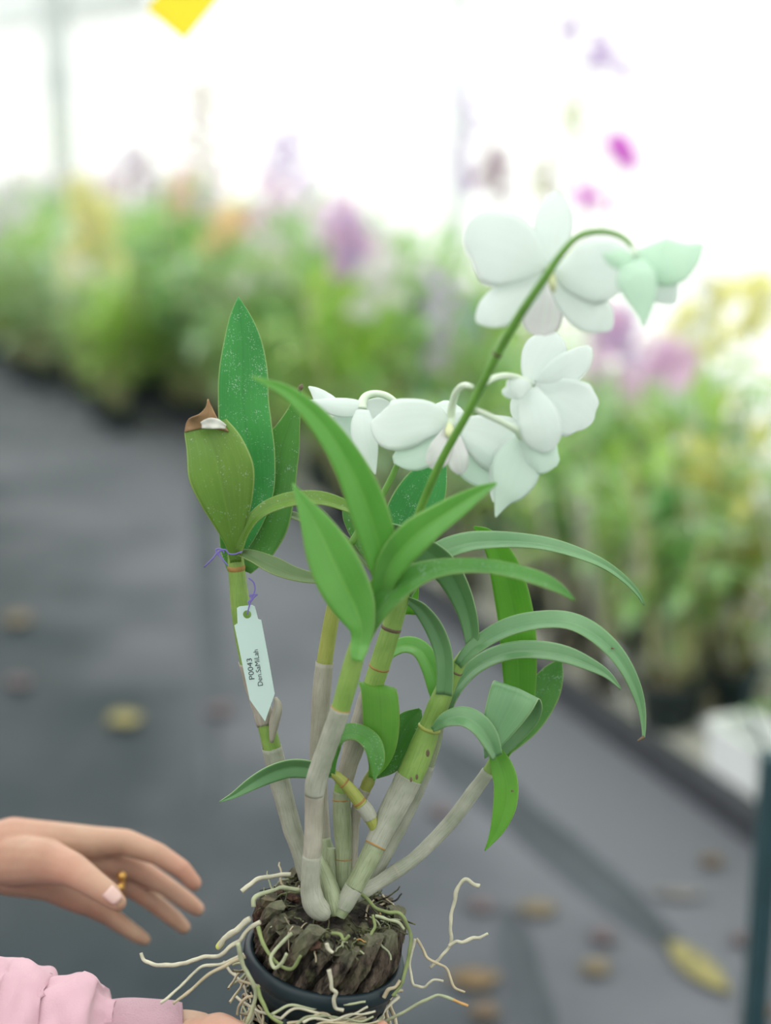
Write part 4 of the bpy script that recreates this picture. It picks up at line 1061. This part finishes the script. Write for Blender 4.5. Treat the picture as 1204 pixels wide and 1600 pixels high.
# ------------------------------------------------------------------ flower spikes and flowers
SPK = [(612, 935, .915, 6.5), (630, 880, .905, 6.5), (655, 800, .892, 6.5), (690, 718, .872, 6.3), (735, 637, .850, 6.5), (780, 547, .826, 7), (812, 492, .812, 7), (850, 436, .80, 6.2), (878, 395, .792, 5.6), (905, 369, .788, 5.2), (940, 362, .784, 4.8), (970, 370, .782, 4.6), (990, 388, .78, 4.4)]
tube('flower_spike', SPK, 'spike_green', plant, 12, 60)
SP2 = [(548, 850, .945, 6), (570, 815, .945, 5.5), (600, 768, .944, 5), (622, 722, .942, 4.6), (638, 680, .94, 4.2), (634, 652, .938, 4)]
tube('flower_spike', SP2, 'spike_green', plant, 10, 36)
ring(SP2, .72, 'cane_yellow', plant, .0012, 1.3); ring(SPK, .41, 'node_brown', plant, .0008, 1.15)

def petal(par, pts, material, name='petal', fold=0.0, cup=.12, ripple=.03, na=10, n=22, tilt=0):
    """pts: (x, y, depth, half width) from the flower's heart outwards; rounded by their widths"""
    bm = bmesh.new(); bm_blade(bm, px_samples([p if len(p) > 4 else (*p, tilt) for p in pts], n), fold, na, ripple, 2.5, rnd.random() * 6, cup)
    return solid(obj(name, bm, material, par), .0006)

def flower(ped, label=None):
    bm = bmesh.new(); p, r = tube_px(ped, 24); bm_tube(bm, p, r, 10)
    o = obj('flower', bm, 'pedicel', plant)
    if label: o['label'] = label
    return o

# top flower, seen from behind
f = flower([(866, 412, .802, 4), (862, 415, .808, 5), (858, 419, .814, 6), (855, 424, .822, 6)], 'large greenish white flower seen from behind')
petal(f, [(852, 418, 0.818, 10), (830, 408, 0.814, 34), (802, 396, 0.812, 55), (775, 387, 0.813, 60), (752, 382, 0.816, 55), (735, 382, 0.819, 38), (725, 384, 0.821, 10)], 'petal_white', cup=.15)
petal(f, [(866, 418, 0.818, 10), (888, 424, 0.814, 32), (915, 424, 0.812, 48), (940, 424, 0.813, 52), (962, 428, 0.816, 46), (978, 434, 0.819, 30), (986, 438, 0.821, 8)], 'petal_white', cup=.15)
petal(f, [(858, 412, 0.826, 8), (860, 392, 0.824, 22), (863, 365, 0.823, 29), (866, 338, 0.824, 29), (867, 318, 0.826, 22), (868, 304, 0.828, 11), (868, 298, 0.829, 2)], 'petal_white', 'sepal')
petal(f, [(852, 425, 0.826, 8), (835, 440, 0.824, 22), (810, 460, 0.823, 30), (785, 478, 0.823, 32), (763, 491, 0.824, 25), (750, 499, 0.826, 13), (744, 503, 0.827, 3)], 'petal_white', 'sepal')
petal(f, [(862, 427, 0.826, 8), (878, 445, 0.824, 22), (898, 466, 0.823, 31), (920, 486, 0.823, 33), (938, 500, 0.824, 26), (948, 510, 0.826, 14), (953, 516, 0.827, 3)], 'petal_white', 'sepal')
petal(f, [(858, 428, 0.849, 8), (854, 450, 0.843, 20), (850, 475, 0.841, 29), (846, 498, 0.843, 31), (844, 513, 0.847, 23), (843, 523, 0.850, 8)], 'petal_lip', 'lip', cup=-.3)
tube('spur', [(857, 421, .816, 6), (860, 432, .814, 7), (863, 446, .812, 6), (864, 456, .814, 3)], 'anther', f, 10, 12)
# drooping flower at the end of the spike, seen from the side
f = flower([(972, 371, .782, 4.6), (984, 380, .781, 4.6), (992, 392, .779, 5), (994, 402, .777, 8)], 'pale green nodding flower at the end of the spike')
petal(f, [(990, 404, .776, 14), (1012, 408, .774, 28), (1036, 410, .772, 37), (1058, 406, .772, 36), (1078, 397, .773, 22), (1090, 388, .774, 11), (1098, 382, .775, 3)], 'petal_green', cup=.2)
petal(f, [(994, 404, .778, 8), (976, 405, .774, 15), (960, 404, .772, 13), (946, 399, .771, 5), (941, 396, .771, 1)], 'petal_green', 'sepal', cup=.3)
petal(f, [(988, 408, .772, 18), (992, 430, .768, 30), (999, 455, .767, 27), (1004, 480, .768, 17), (1005, 498, .769, 8), (1004, 511, .77, 1.5)], 'petal_green', 'sepal', cup=.2)
petal(f, [(1000, 408, .782, 16), (1018, 430, .784, 30), (1034, 450, .786, 28), (1046, 464, .788, 17), (1054, 474, .789, 4)], 'petal_white', cup=.1)
petal(f, [(976, 410, .776, 6), (980, 430, .774, 14), (984, 446, .773, 10), (986, 458, .773, 2)], 'petal_green', 'sepal')
# middle flower, facing us
f = flower([(737, 604, .856, 4), (724, 602, .868, 5), (713, 612, .88, 5.5), (707, 630, .894, 6), (704, 650, .902, 7), (703, 668, .9, 7)], 'white flower with spread wings in the middle, facing the camera')
petal(f, [(699, 668, 0.902, 10), (682, 660, 0.898, 24), (660, 657, 0.896, 33), (634, 662, 0.896, 40), (610, 666, 0.898, 38), (594, 663, 0.900, 26), (585, 659, 0.902, 12), (582, 657, 0.903, 3)], 'petal_white', fold=.12, cup=.12, ripple=.05)
petal(f, [(711, 672, 0.902, 10), (728, 674, 0.898, 24), (752, 682, 0.896, 37), (778, 694, 0.896, 46), (800, 702, 0.898, 42), (812, 707, 0.900, 28), (820, 711, 0.902, 7)], 'petal_white', fold=.12, cup=.12, ripple=.05)
petal(f, [(703, 674, 0.910, 8), (700, 662, 0.910, 22), (697, 648, 0.911, 28), (696, 637, 0.913, 24), (696, 630, 0.914, 15), (696, 626, 0.915, 4)], 'petal_white', 'sepal', cup=.2)
petal(f, [(697, 674, 0.906, 8), (683, 686, 0.902, 22), (664, 699, 0.900, 29), (645, 709, 0.900, 28), (628, 715, 0.901, 19), (614, 719, 0.903, 5)], 'petal_mint', 'sepal', fold=.15)
petal(f, [(709, 680, 0.906, 8), (720, 698, 0.902, 22), (736, 718, 0.901, 30), (754, 734, 0.901, 29), (768, 745, 0.902, 19), (778, 753, 0.904, 4)], 'petal_mint', 'sepal', fold=.15)
petal(f, [(700, 672, 0.898, 7), (693, 690, 0.890, 14), (686, 708, 0.886, 18), (680, 722, 0.886, 16), (676, 733, 0.888, 5)], 'petal_lip', 'lip', cup=-.25, ripple=.1)
petal(f, [(704, 672, 0.898, 7), (709, 692, 0.890, 13), (714, 714, 0.886, 17), (717, 731, 0.886, 13), (718, 741, 0.888, 4)], 'petal_lip', 'lip', cup=-.25, ripple=.1)
tube('column', [(702, 664, 0.900, 5), (702, 671, 0.894, 7), (701, 678, 0.890, 6), (701, 683, 0.889, 2)], 'anther', f, 10, 12)
# left flower, nodding, in profile
f = flower([(633, 652, .938, 4), (622, 634, .936, 5), (606, 620, .934, 5.5), (588, 615, .932, 5.5), (573, 618, .93, 6), (566, 628, .928, 7), (565, 640, .926, 8)], 'white nodding flower on the left, seen in profile')
petal(f, [(570, 634, .926, 8), (556, 637, .924, 13), (536, 637, .923, 15), (514, 634, .923, 12), (496, 630, .924, 6), (476, 625, .925, 1)], 'petal_white', 'sepal', cup=.3)
petal(f, [(520, 640, .93, 16), (508, 629, .932, 16), (499, 619, .933, 12), (491, 611, .934, 7), (482, 604, .935, 1)], 'petal_white', cup=.2)
petal(f, [(566, 640, .922, 10), (566, 660, .918, 18), (569, 682, .916, 20), (575, 704, .916, 16), (581, 724, .917, 8), (586, 741, .918, 1)], 'petal_white', 'sepal', cup=.2)
petal(f, [(572, 636, .936, 12), (590, 640, .938, 20), (610, 646, .94, 24), (626, 655, .942, 16), (634, 662, .943, 4)], 'petal_white', cup=.1)
petal(f, [(556, 642, .932, 12), (546, 660, .934, 26), (540, 684, .935, 30), (546, 706, .936, 22), (556, 724, .937, 5)], 'petal_mint', cup=.2)
petal(f, [(548, 644, .94, 10), (530, 655, .942, 18), (520, 668, .943, 14), (512, 680, .944, 3)], 'petal_lip', 'lip', cup=.3)
# right flower, seen from the side and behind
f = flower([(752, 604, .848, 4), (768, 592, .856, 5), (788, 587, .866, 5), (808, 590, .876, 5), (822, 598, .885, 6), (826, 604, .888, 8)], 'white flower on the right turned away, on a curved pedicel')
petal(f, [(830, 602, .886, 10), (836, 582, .886, 24), (846, 560, .888, 33), (856, 542, .89, 32), (862, 528, .892, 22), (865, 519, .894, 6)], 'petal_white', cup=.1)
petal(f, [(838, 604, .884, 10), (858, 594, .882, 20), (880, 580, .882, 25), (900, 566, .884, 23), (914, 551, .886, 14), (921, 542, .888, 4)], 'petal_white', 'sepal', cup=.1)
petal(f, [(834, 606, .884, 12), (856, 616, .882, 28), (880, 630, .882, 42), (900, 642, .884, 46), (914, 650, .887, 36), (921, 655, .889, 22), (926, 658, .891, 5)], 'petal_white', cup=.12, ripple=.06)
petal(f, [(828, 606, .882, 12), (834, 632, .876, 27), (842, 656, .872, 33), (847, 678, .872, 32), (851, 695, .874, 24), (854, 707, .876, 8)], 'petal_white', 'sepal', cup=.2)
petal(f, [(828, 600, .878, 6), (815, 604, .872, 16), (802, 608, .870, 17), (792, 612, .871, 11), (784, 612, .873, 3)], 'petal_white', 'lip', cup=.35, ripple=.12)
petal(f, [(826, 608, .892, 8), (816, 630, .894, 18), (810, 646, .896, 14), (806, 658, .897, 3)], 'petal_white', 'sepal', cup=.2, ripple=.1)
# lowest flower below it
f = flower([(742, 640, .852, 4), (760, 648, .862, 5), (785, 660, .872, 5), (806, 672, .88, 6), (816, 684, .886, 7)], 'pale mint flower hanging lowest, its tip pointing down')
petal(f, [(818, 680, .886, 10), (810, 710, .882, 32), (804, 737, .88, 38), (795, 762, .88, 29), (785, 780, .882, 15), (778, 797, .884, 6), (774, 808, .885, 1)], 'petal_mint', 'sepal', cup=.2)
petal(f, [(812, 690, .884, 14), (830, 702, .880, 30), (848, 712, .879, 33), (862, 719, .880, 22), (872, 723, .882, 5)], 'petal_mint', cup=.15, ripple=.06)
petal(f, [(812, 684, .892, 10), (796, 716, .894, 26), (786, 744, .896, 24), (776, 770, .898, 12), (772, 785, .899, 3)], 'petal_white', 'petal', cup=.1, ripple=.08)
petal(f, [(818, 690, .884, 10), (822, 708, .882, 18), (820, 724, .882, 15), (816, 738, .884, 4)], 'petal_white', 'lip', cup=.2)

# ------------------------------------------------------------------ name tag tied to the left cane
TD = .938
lab_o = empty('plant_tag', P(390, 955, TD), 'mint white pointed plastic name tag wired to the left cane', 'plant tag')
tex, tey = P(401, 956, TD) - P(371, 958, TD), None
outline = [(370, 950), (374, 947.5), (394, 945.5), (398, 948), (403, 967), (408, 969), (419, 1027), (429, 1084), (414, 1127), (390, 1093), (378, 1035), (366, 977), (371, 974)]
hole = [(386 + 6.6 * math.cos(a * math.pi / 8), 960 + 6.6 * math.sin(a * math.pi / 8)) for a in range(16)]
bm = bmesh.new()
tz = lambda y: TD + (y - 960) * .00004
ov = [bm.verts.new(P(x, y, tz(y))) for x, y in outline]; hv = [bm.verts.new(P(x, y, tz(y))) for x, y in hole]
es = [bm.edges.new((l[i], l[(i + 1) % len(l)])) for l in (ov, hv) for i in range(len(l))]
bmesh.ops.triangle_fill(bm, use_beauty=True, edges=es)
tagp = obj('tag_plate', bm, 'tag_plastic', lab_o, smooth=False, recalc=True); solid(tagp, .0008)
def lettering(text, px, py, hpx, ang, wpx):
    cu = bpy.data.curves.new('lettering', 'FONT'); cu.body = text; cu.size = 1; cu.extrude = .0
    o = bpy.data.objects.new('lettering', cu); COL.objects.link(o); bpy.context.view_layer.update()
    dg = bpy.context.evaluated_depsgraph_get(); me = bpy.data.meshes.new_from_object(o.evaluated_get(dg))
    bpy.data.objects.remove(o); 
    xs = [v.co.x for v in me.vertices]; ys = [v.co.y for v in me.vertices]
    sx = wpx / (max(xs) - min(xs)); sy = hpx / .72
    a = math.radians(ang); ux, uy = math.cos(a), -math.sin(a)         # reading direction on the picture, y down
    vx, vy = -math.sin(a), -math.cos(a)
    x0 = min(xs)
    bm = bmesh.new(); bm.from_mesh(me)
    for v in bm.verts:
        X = (v.co.x - x0) * sx; Y = v.co.y * sy
        x, y = px + ux * X + vx * Y, py + uy * X + vy * Y
        v.co = P(x, y, tz(y) - .0007)
    return obj('lettering', bm, 'ink', tagp, smooth=False)
lettering('P0043', 397.5, 1061, 8.6, 98, 33)
lettering('Den.SaMiLah', 410.5, 1071, 8.0, 98, 57)
for pts in ([(386, 960), (389, 948), (393, 935), (398, 922), (396, 910), (388, 903)], [(390, 946), (388, 940), (395, 936), (390, 930), (402, 929)], [(402, 929), (396, 934), (391, 941)]):
    tube('tie_wire', [(x, y, .934, 1.2) for x, y in pts], 'purple_thread', lab_o, 6, 24)
tw = empty('twist_tie', P(345, 862, .935), 'purple thread knotted round the leaf base of the left cane', 'thread')
for pts in ([(319, 886), (332, 873), (341, 862), (352, 859), (357, 865), (366, 866), (378, 862)], [(340, 868), (344, 858), (337, 860), (346, 872), (356, 884)], [(341, 864), (346, 858), (350, 864)]):
    tube('thread', [(x, y, .926 if x > 330 else .93, 1.2) for x, y in pts], 'purple_thread', tw, 6, 24)

# ------------------------------------------------------------------ the person holding it
person = empty('person', Vector((-.70, 1.02, 0)), 'person in a pink fleece sweatshirt, one open hand reaching, the other under the pot', 'person')
def capsule(bm, p0, r0, p1, r1, seg=14):
    ax = (p1 - p0); L = ax.length; ax = ax.normalized(); A = ax.orthogonal().normalized(); B = ax.cross(A)
    prof = [(r0 * math.cos(a), -r0 * math.sin(a)) for a in (1.45, 1.1, .75, .4)] + [(r0, 0), (r1, L)] + [(r1 * math.cos(a), L + r1 * math.sin(a)) for a in (.4, .75, 1.1, 1.45)]
    rows = [[bm.verts.new(p0 + ax * z + (A * math.cos(2 * math.pi * j / seg) + B * math.sin(2 * math.pi * j / seg)) * r) for j in range(seg)] for r, z in prof]
    for i in range(len(rows) - 1):
        for j in range(seg): bm.faces.new((rows[i][j], rows[i][(j + 1) % seg], rows[i + 1][(j + 1) % seg], rows[i + 1][j]))
    bm.faces.new(rows[-1]); bm.faces.new(rows[0][::-1])
def chain(bm, cps, sub=3):
    """(x, y, depth, radius px) joints -> tapering limb"""
    q = [(P(x, y, d), r * d / F) for x, y, d, r in cps]
    for (a, ra), (b, rb) in zip(q, q[1:]): capsule(bm, a, ra, b, rb)
def body_mesh(bm, name, material, voxel, parent, smooth_n=6):
    o = obj(name, bm, material, parent, recalc=True)
    md = o.modifiers.new('skin', 'REMESH'); md.mode = 'VOXEL'; md.voxel_size = voxel; md.use_smooth_shade = True
    ms = o.modifiers.new('soft', 'SMOOTH'); ms.factor = .5; ms.iterations = smooth_n
    return o
bm = bmesh.new()
WR = (36, 1340, 1.10)
# upper, open hand
chain(bm, [(-420, 1400, 1.13, 82), (-200, 1362, 1.12, 74), (-40, 1340, 1.105, 60), (30, 1338, 1.10, 54)])
for kn in ((150, 1318, 1.105, 27), (160, 1346, 1.115, 27), (152, 1376, 1.115, 27), (128, 1404, 1.105, 25)):
    chain(bm, [(20, 1338 + (kn[1] - 1360) * .35, 1.10, 47), (80, 1345 + (kn[1] - 1360) * .62, 1.105, 36), kn])
chain(bm, [(150, 1316, 1.105, 25), (196, 1316, 1.10, 21), (246, 1334, 1.09, 17.5), (284, 1358, 1.085, 15), (303, 1380, 1.085, 12.5)])
chain(bm, [(160, 1346, 1.115, 25), (215, 1358, 1.115, 19), (258, 1384, 1.11, 16), (292, 1408, 1.105, 14.5), (308, 1420, 1.105, 12)])
chain(bm, [(152, 1376, 1.115, 24), (205, 1384, 1.12, 17.5), (243, 1412, 1.12, 15), (273, 1436, 1.115, 13.5), (287, 1449, 1.115, 11)])
chain(bm, [(128, 1404, 1.105, 22), (170, 1430, 1.11, 16), (198, 1450, 1.11, 13.5), (217, 1463, 1.11, 12), (226, 1468, 1.11, 10)])
chain(bm, [(20, 1345, 1.085, 40), (70, 1345, 1.07, 36), (112, 1358, 1.055, 27), (150, 1384, 1.045, 21.5), (170, 1398, 1.04, 19.5), (183, 1410, 1.038, 15)])
# lower hand, cupped under the pot
chain(bm, [(-260, 1720, .95, 92), (-60, 1680, .95, 80), (120, 1650, .95, 66), (240, 1632, .95, 56), (300, 1632, .955, 52)])
for kn in ((500, 1700, .925, 26), (505, 1712, .945, 27), (505, 1716, .968, 27), (500, 1712, .99, 25)):
    chain(bm, [(290, 1640, .955, 48), (380, 1672, (.955 + kn[2]) / 2, 40), kn])
chain(bm, [(300, 1640, .94, 46), (340, 1625, .925, 42), (380, 1632, .905, 30), (430, 1650, .89, 21), (470, 1660, .885, 16)])
for i, (d_, e) in enumerate(((.915, 0), (.94, 8), (.966, 8), (.99, 0))):
    chain(bm, [(500, 1712, d_ + .005, 25), (585, 1690 + e, d_, 20), (620, 1648, d_ + .002, 17), (612, 1622, d_ + .003, 14) if i else (597, 1606, d_ + .003, 12)])
body = body_mesh(bm, 'body', 'skin', .0016, person, 7)

def nail(c, nrm, along, w_, l_):
    nrm = nrm.normalized(); along = (along - nrm * along.dot(nrm)).normalized(); s_ = nrm.cross(along)
    bm = bmesh.new(); rows = []
    for i in range(6):
        y = -1 + 2 * i / 5; ww = w_ * (1 - .25 * max(0, y) ** 2)
        rows.append([bm.verts.new(c + along * (l_ * y) + s_ * (ww * x) - nrm * (.35 * w_ * x * x)) for x in (-1, -.6, -.2, .2, .6, 1)])
    for i in range(5):
        for j in range(5): bm.faces.new((rows[i][j], rows[i][j + 1], rows[i + 1][j + 1], rows[i + 1][j]))
    solid(obj('fingernail', bm, 'nail', person), .0006)
nail(P(177, 1399, 1.0305), Vector((.35, -.75, .6)), P(183, 1410, 1.036) - P(150, 1384, 1.043), .0052, .0058)
nail(P(300, 1366, 1.083), Vector((.55, -.1, .8)), P(303, 1380, 1.085) - P(284, 1358, 1.085), .0045, .005)
# ring on the third finger
c = P(190, 1378, 1.116); ax = (P(205, 1384, 1.12) - P(170, 1378, 1.116)).normalized()
bm = bmesh.new(); bm_lathe(bm, c, ax, [(.0086, -.0016), (.0096, -.0016), (.0102, 0), (.0096, .0016), (.0086, .0016)], 30, True)
rg = obj('ring', bm, 'gold', person); rg['label'] = 'gold ring on the third finger'
for dx, dy in ((0, -9), (-2, 8)):
    bm = bmesh.new(); bmesh.ops.create_icosphere(bm, subdivisions=2, radius=.0036); bmesh.ops.translate(bm, verts=bm.verts, vec=P(190 + dx, 1378 + dy, 1.097)); obj('bead', bm, 'gold', rg)
# purple band of cloth on the wrist at the edge of the picture
bm = bmesh.new(); q0, q1 = P(-42, 1338, 1.105), P(-2, 1334, 1.105); ax = (q1 - q0).normalized()
bm_lathe(bm, q0, ax, [(.0285, 0), (.0325, .003), (.0345, .008), (.0325, .014), (.0285, .017)], 40, True)
for v in bm.verts: v.co += noise.noise_vector(v.co * 120) * .002
obj('wrist_band', bm, 'purple_cloth', person)['label'] = 'dark purple cloth band at the wrist'

# pink sleeve: bunched cloth pushed up to a ribbed cuff
def sleeve_tube(name, pts, material, parent, seg=72, n=130, folds=.011, rib=0):
    cp = [(*p[0], p[1]) for p in pts]; bm = bmesh.new(); P_, R_ = [], []
    for i in range(n + 1):
        x, y, z, r = catmull([list(c) for c in cp], i / n * (len(cp) - 1)); P_.append(Vector((x, y, z))); R_.append(r)
    rows = []; prev = Vector((0, 0, 1))
    for i in range(n + 1):
        T = (P_[min(n, i + 1)] - P_[max(0, i - 1)]).normalized(); A = (prev - T * prev.dot(T)).normalized(); prev = A; B = T.cross(A); row_ = []
        for j in range(seg):
            a = 2 * math.pi * j / seg; q = Vector((math.cos(a), math.sin(a), 0)); s = i / n
            r = R_[i]
            if rib: r += .0011 * (1 if j % 2 else -1)
            if folds:
                u = P_[i].x * 55
                r += folds * (.55 * noise.noise(Vector((q.x * 1.1, q.y * 1.1, u * .5))) + .40 * noise.noise(Vector((q.x * 2.0 + 7, q.y * 2.0, u * .95))) + .22 * (1 - abs(noise.noise(Vector((q.x * 1.6, q.y * 1.6 + 3, u * .8)))) * 3) + .13 * noise.noise(Vector((q.x * 4.5, q.y * 4.5, u * 2.2))) )
            row_.append(bm.verts.new(P_[i] + (A * math.cos(a) + B * math.sin(a)) * r))
        rows.append(row_)
    for i in range(n):
        for j in range(seg): bm.faces.new((rows[i][j], rows[i][(j + 1) % seg], rows[i + 1][(j + 1) % seg], rows[i + 1][j]))
    o = obj(name, bm, material, parent)
    md = o.modifiers.new('thickness', 'SOLIDIFY'); md.thickness = .0025; md.offset = -1
    return o
px3 = lambda x, y, d, r: (tuple(P(x, y, d)), r * d / F)
sl = sleeve_tube('sleeve', [px3(-560, 1660, .99, 150), px3(-330, 1668, .97, 142), px3(-120, 1655, .955, 140), px3(-30, 1645, .95, 138), px3(20, 1644, .95, 138), px3(55, 1644, .95, 132), px3(84, 1644, .95, 112), px3(104, 1640, .95, 112), px3(135, 1638, .95, 114), px3(158, 1638, .95, 102), px3(174, 1636, .95, 78), px3(190, 1634, .95, 66)], 'pink_fleece', person)
sleeve_tube('cuff', [px3(170, 1634, .95, 66), px3(200, 1632, .95, 67), px3(240, 1632, .95, 65), px3(272, 1631, .952, 62), px3(286, 1630, .953, 58)], 'pink_fleece', person, 150, 24, 0, 1)['label'] = 'ribbed pink cuff'
sleeve_tube('sleeve', [px3(-620, 1480, 1.16, 130), px3(-480, 1420, 1.14, 118), px3(-330, 1385, 1.125, 104), px3(-230, 1370, 1.12, 96)], 'pink_fleece', person, 48, 60, .008)
# the rest of the person, beside the picture: body of the sweatshirt, trousers, shoes, head
V = Vector
bm = bmesh.new(); t0 = V((-.70, 1.02, 0))
for (a, ra, b, rb) in ((V((0, -.09, .86)), .105, V((0, -.10, 1.18)), .10), (V((0, .09, .86)), .105, V((0, .10, 1.18)), .10), (V((0, 0, .80)), .12, V((0, 0, 1.22)), .11),
                       (V((0, -.15, 1.24)), .065, V((0, .15, 1.24)), .065), (V((0, 0, 1.26)), .08, V((0, 0, 1.31)), .058)):
    capsule(bm, a + t0, ra, b + t0, rb, 20)
elbows = (P(-560, 1660, .99), P(-620, 1480, 1.16))
capsule(bm, t0 + V((0, -.17, 1.23)), .068, elbows[0], .062, 20); capsule(bm, t0 + V((0, .17, 1.23)), .068, elbows[1], .056, 20)
body_mesh(bm, 'sweatshirt', 'pink_fleece', .008, person, 6)
bm = bmesh.new()
for sy in (-1, 1):
    capsule(bm, t0 + V((0, .085 * sy, .84)), .10, t0 + V((.01, .09 * sy, .46)), .068, 18); capsule(bm, t0 + V((.01, .09 * sy, .46)), .068, t0 + V((0, .09 * sy, .07)), .05, 18)
capsule(bm, t0 + V((0, -.05, .86)), .105, t0 + V((0, .05, .86)), .105, 18)
body_mesh(bm, 'trousers', 'denim', .008, person, 6)
for sy in (-1, 1):
    bm = bmesh.new(); capsule(bm, t0 + V((-.04, .09 * sy, .042)), .042, t0 + V((.13, .10 * sy, .036)), .036, 16); body_mesh(bm, 'shoe', 'shoe', .005, person, 3)
H = t0 + V((.02, 0, 1.47))
bm = bmesh.new()
capsule(bm, H + V((-.01, 0, .03)), .088, H + V((.005, 0, .0)), .085, 20); capsule(bm, H + V((.0, 0, -.02)), .072, H + V((.035, 0, -.07)), .045, 20)
capsule(bm, H + V((-.02, 0, -.06)), .052, H + V((-.035, 0, -.20)), .055, 20)
capsule(bm, H + V((.085, 0, .0)), .010, H + V((.098, 0, -.028)), .013, 12)
for sy in (-1, 1): capsule(bm, H + V((-.005, .082 * sy, .01)), .012, H + V((0, .084 * sy, -.03)), .010, 10)
body_mesh(bm, 'head', 'skin', .004, person, 3)
bm = bmesh.new(); capsule(bm, H + V((-.025, 0, .04)), .097, H + V((-.035, 0, .01)), .092, 20); capsule(bm, H + V((-.085, 0, -.02)), .05, H + V((-.10, 0, -.16)), .025, 16)
body_mesh(bm, 'hair', 'hair', .005, person, 4)
for sy in (-1, 1):
    bm = bmesh.new(); bmesh.ops.create_uvsphere(bm, u_segments=16, v_segments=10, radius=.0125); bmesh.ops.translate(bm, verts=bm.verts, vec=H + V((.071, .032 * sy, .008))); e = obj('eye', bm, 'eye_white', person)
    bm = bmesh.new(); bmesh.ops.create_uvsphere(bm, u_segments=12, v_segments=8, radius=.006); bmesh.ops.translate(bm, verts=bm.verts, vec=H + V((.0785, .032 * sy, .007))); obj('iris', bm, 'eye_dark', e)
    bm = bmesh.new(); bm_tube(bm, [H + V((.083, (.016 + .012 * i) * sy, .028 + .004 * math.sin(i * 1.5))) for i in range(4)], [.002, .003, .0028, .0015], 6); obj('eyebrow', bm, 'hair', person)
bm = bmesh.new(); bm_tube(bm, [H + V((.078 + .004 * math.cos(i - 2), (i - 2) * .0105, -.055)) for i in range(5)], [.001, .004, .0048, .004, .001], 8); obj('mouth', bm, 'lips', person)
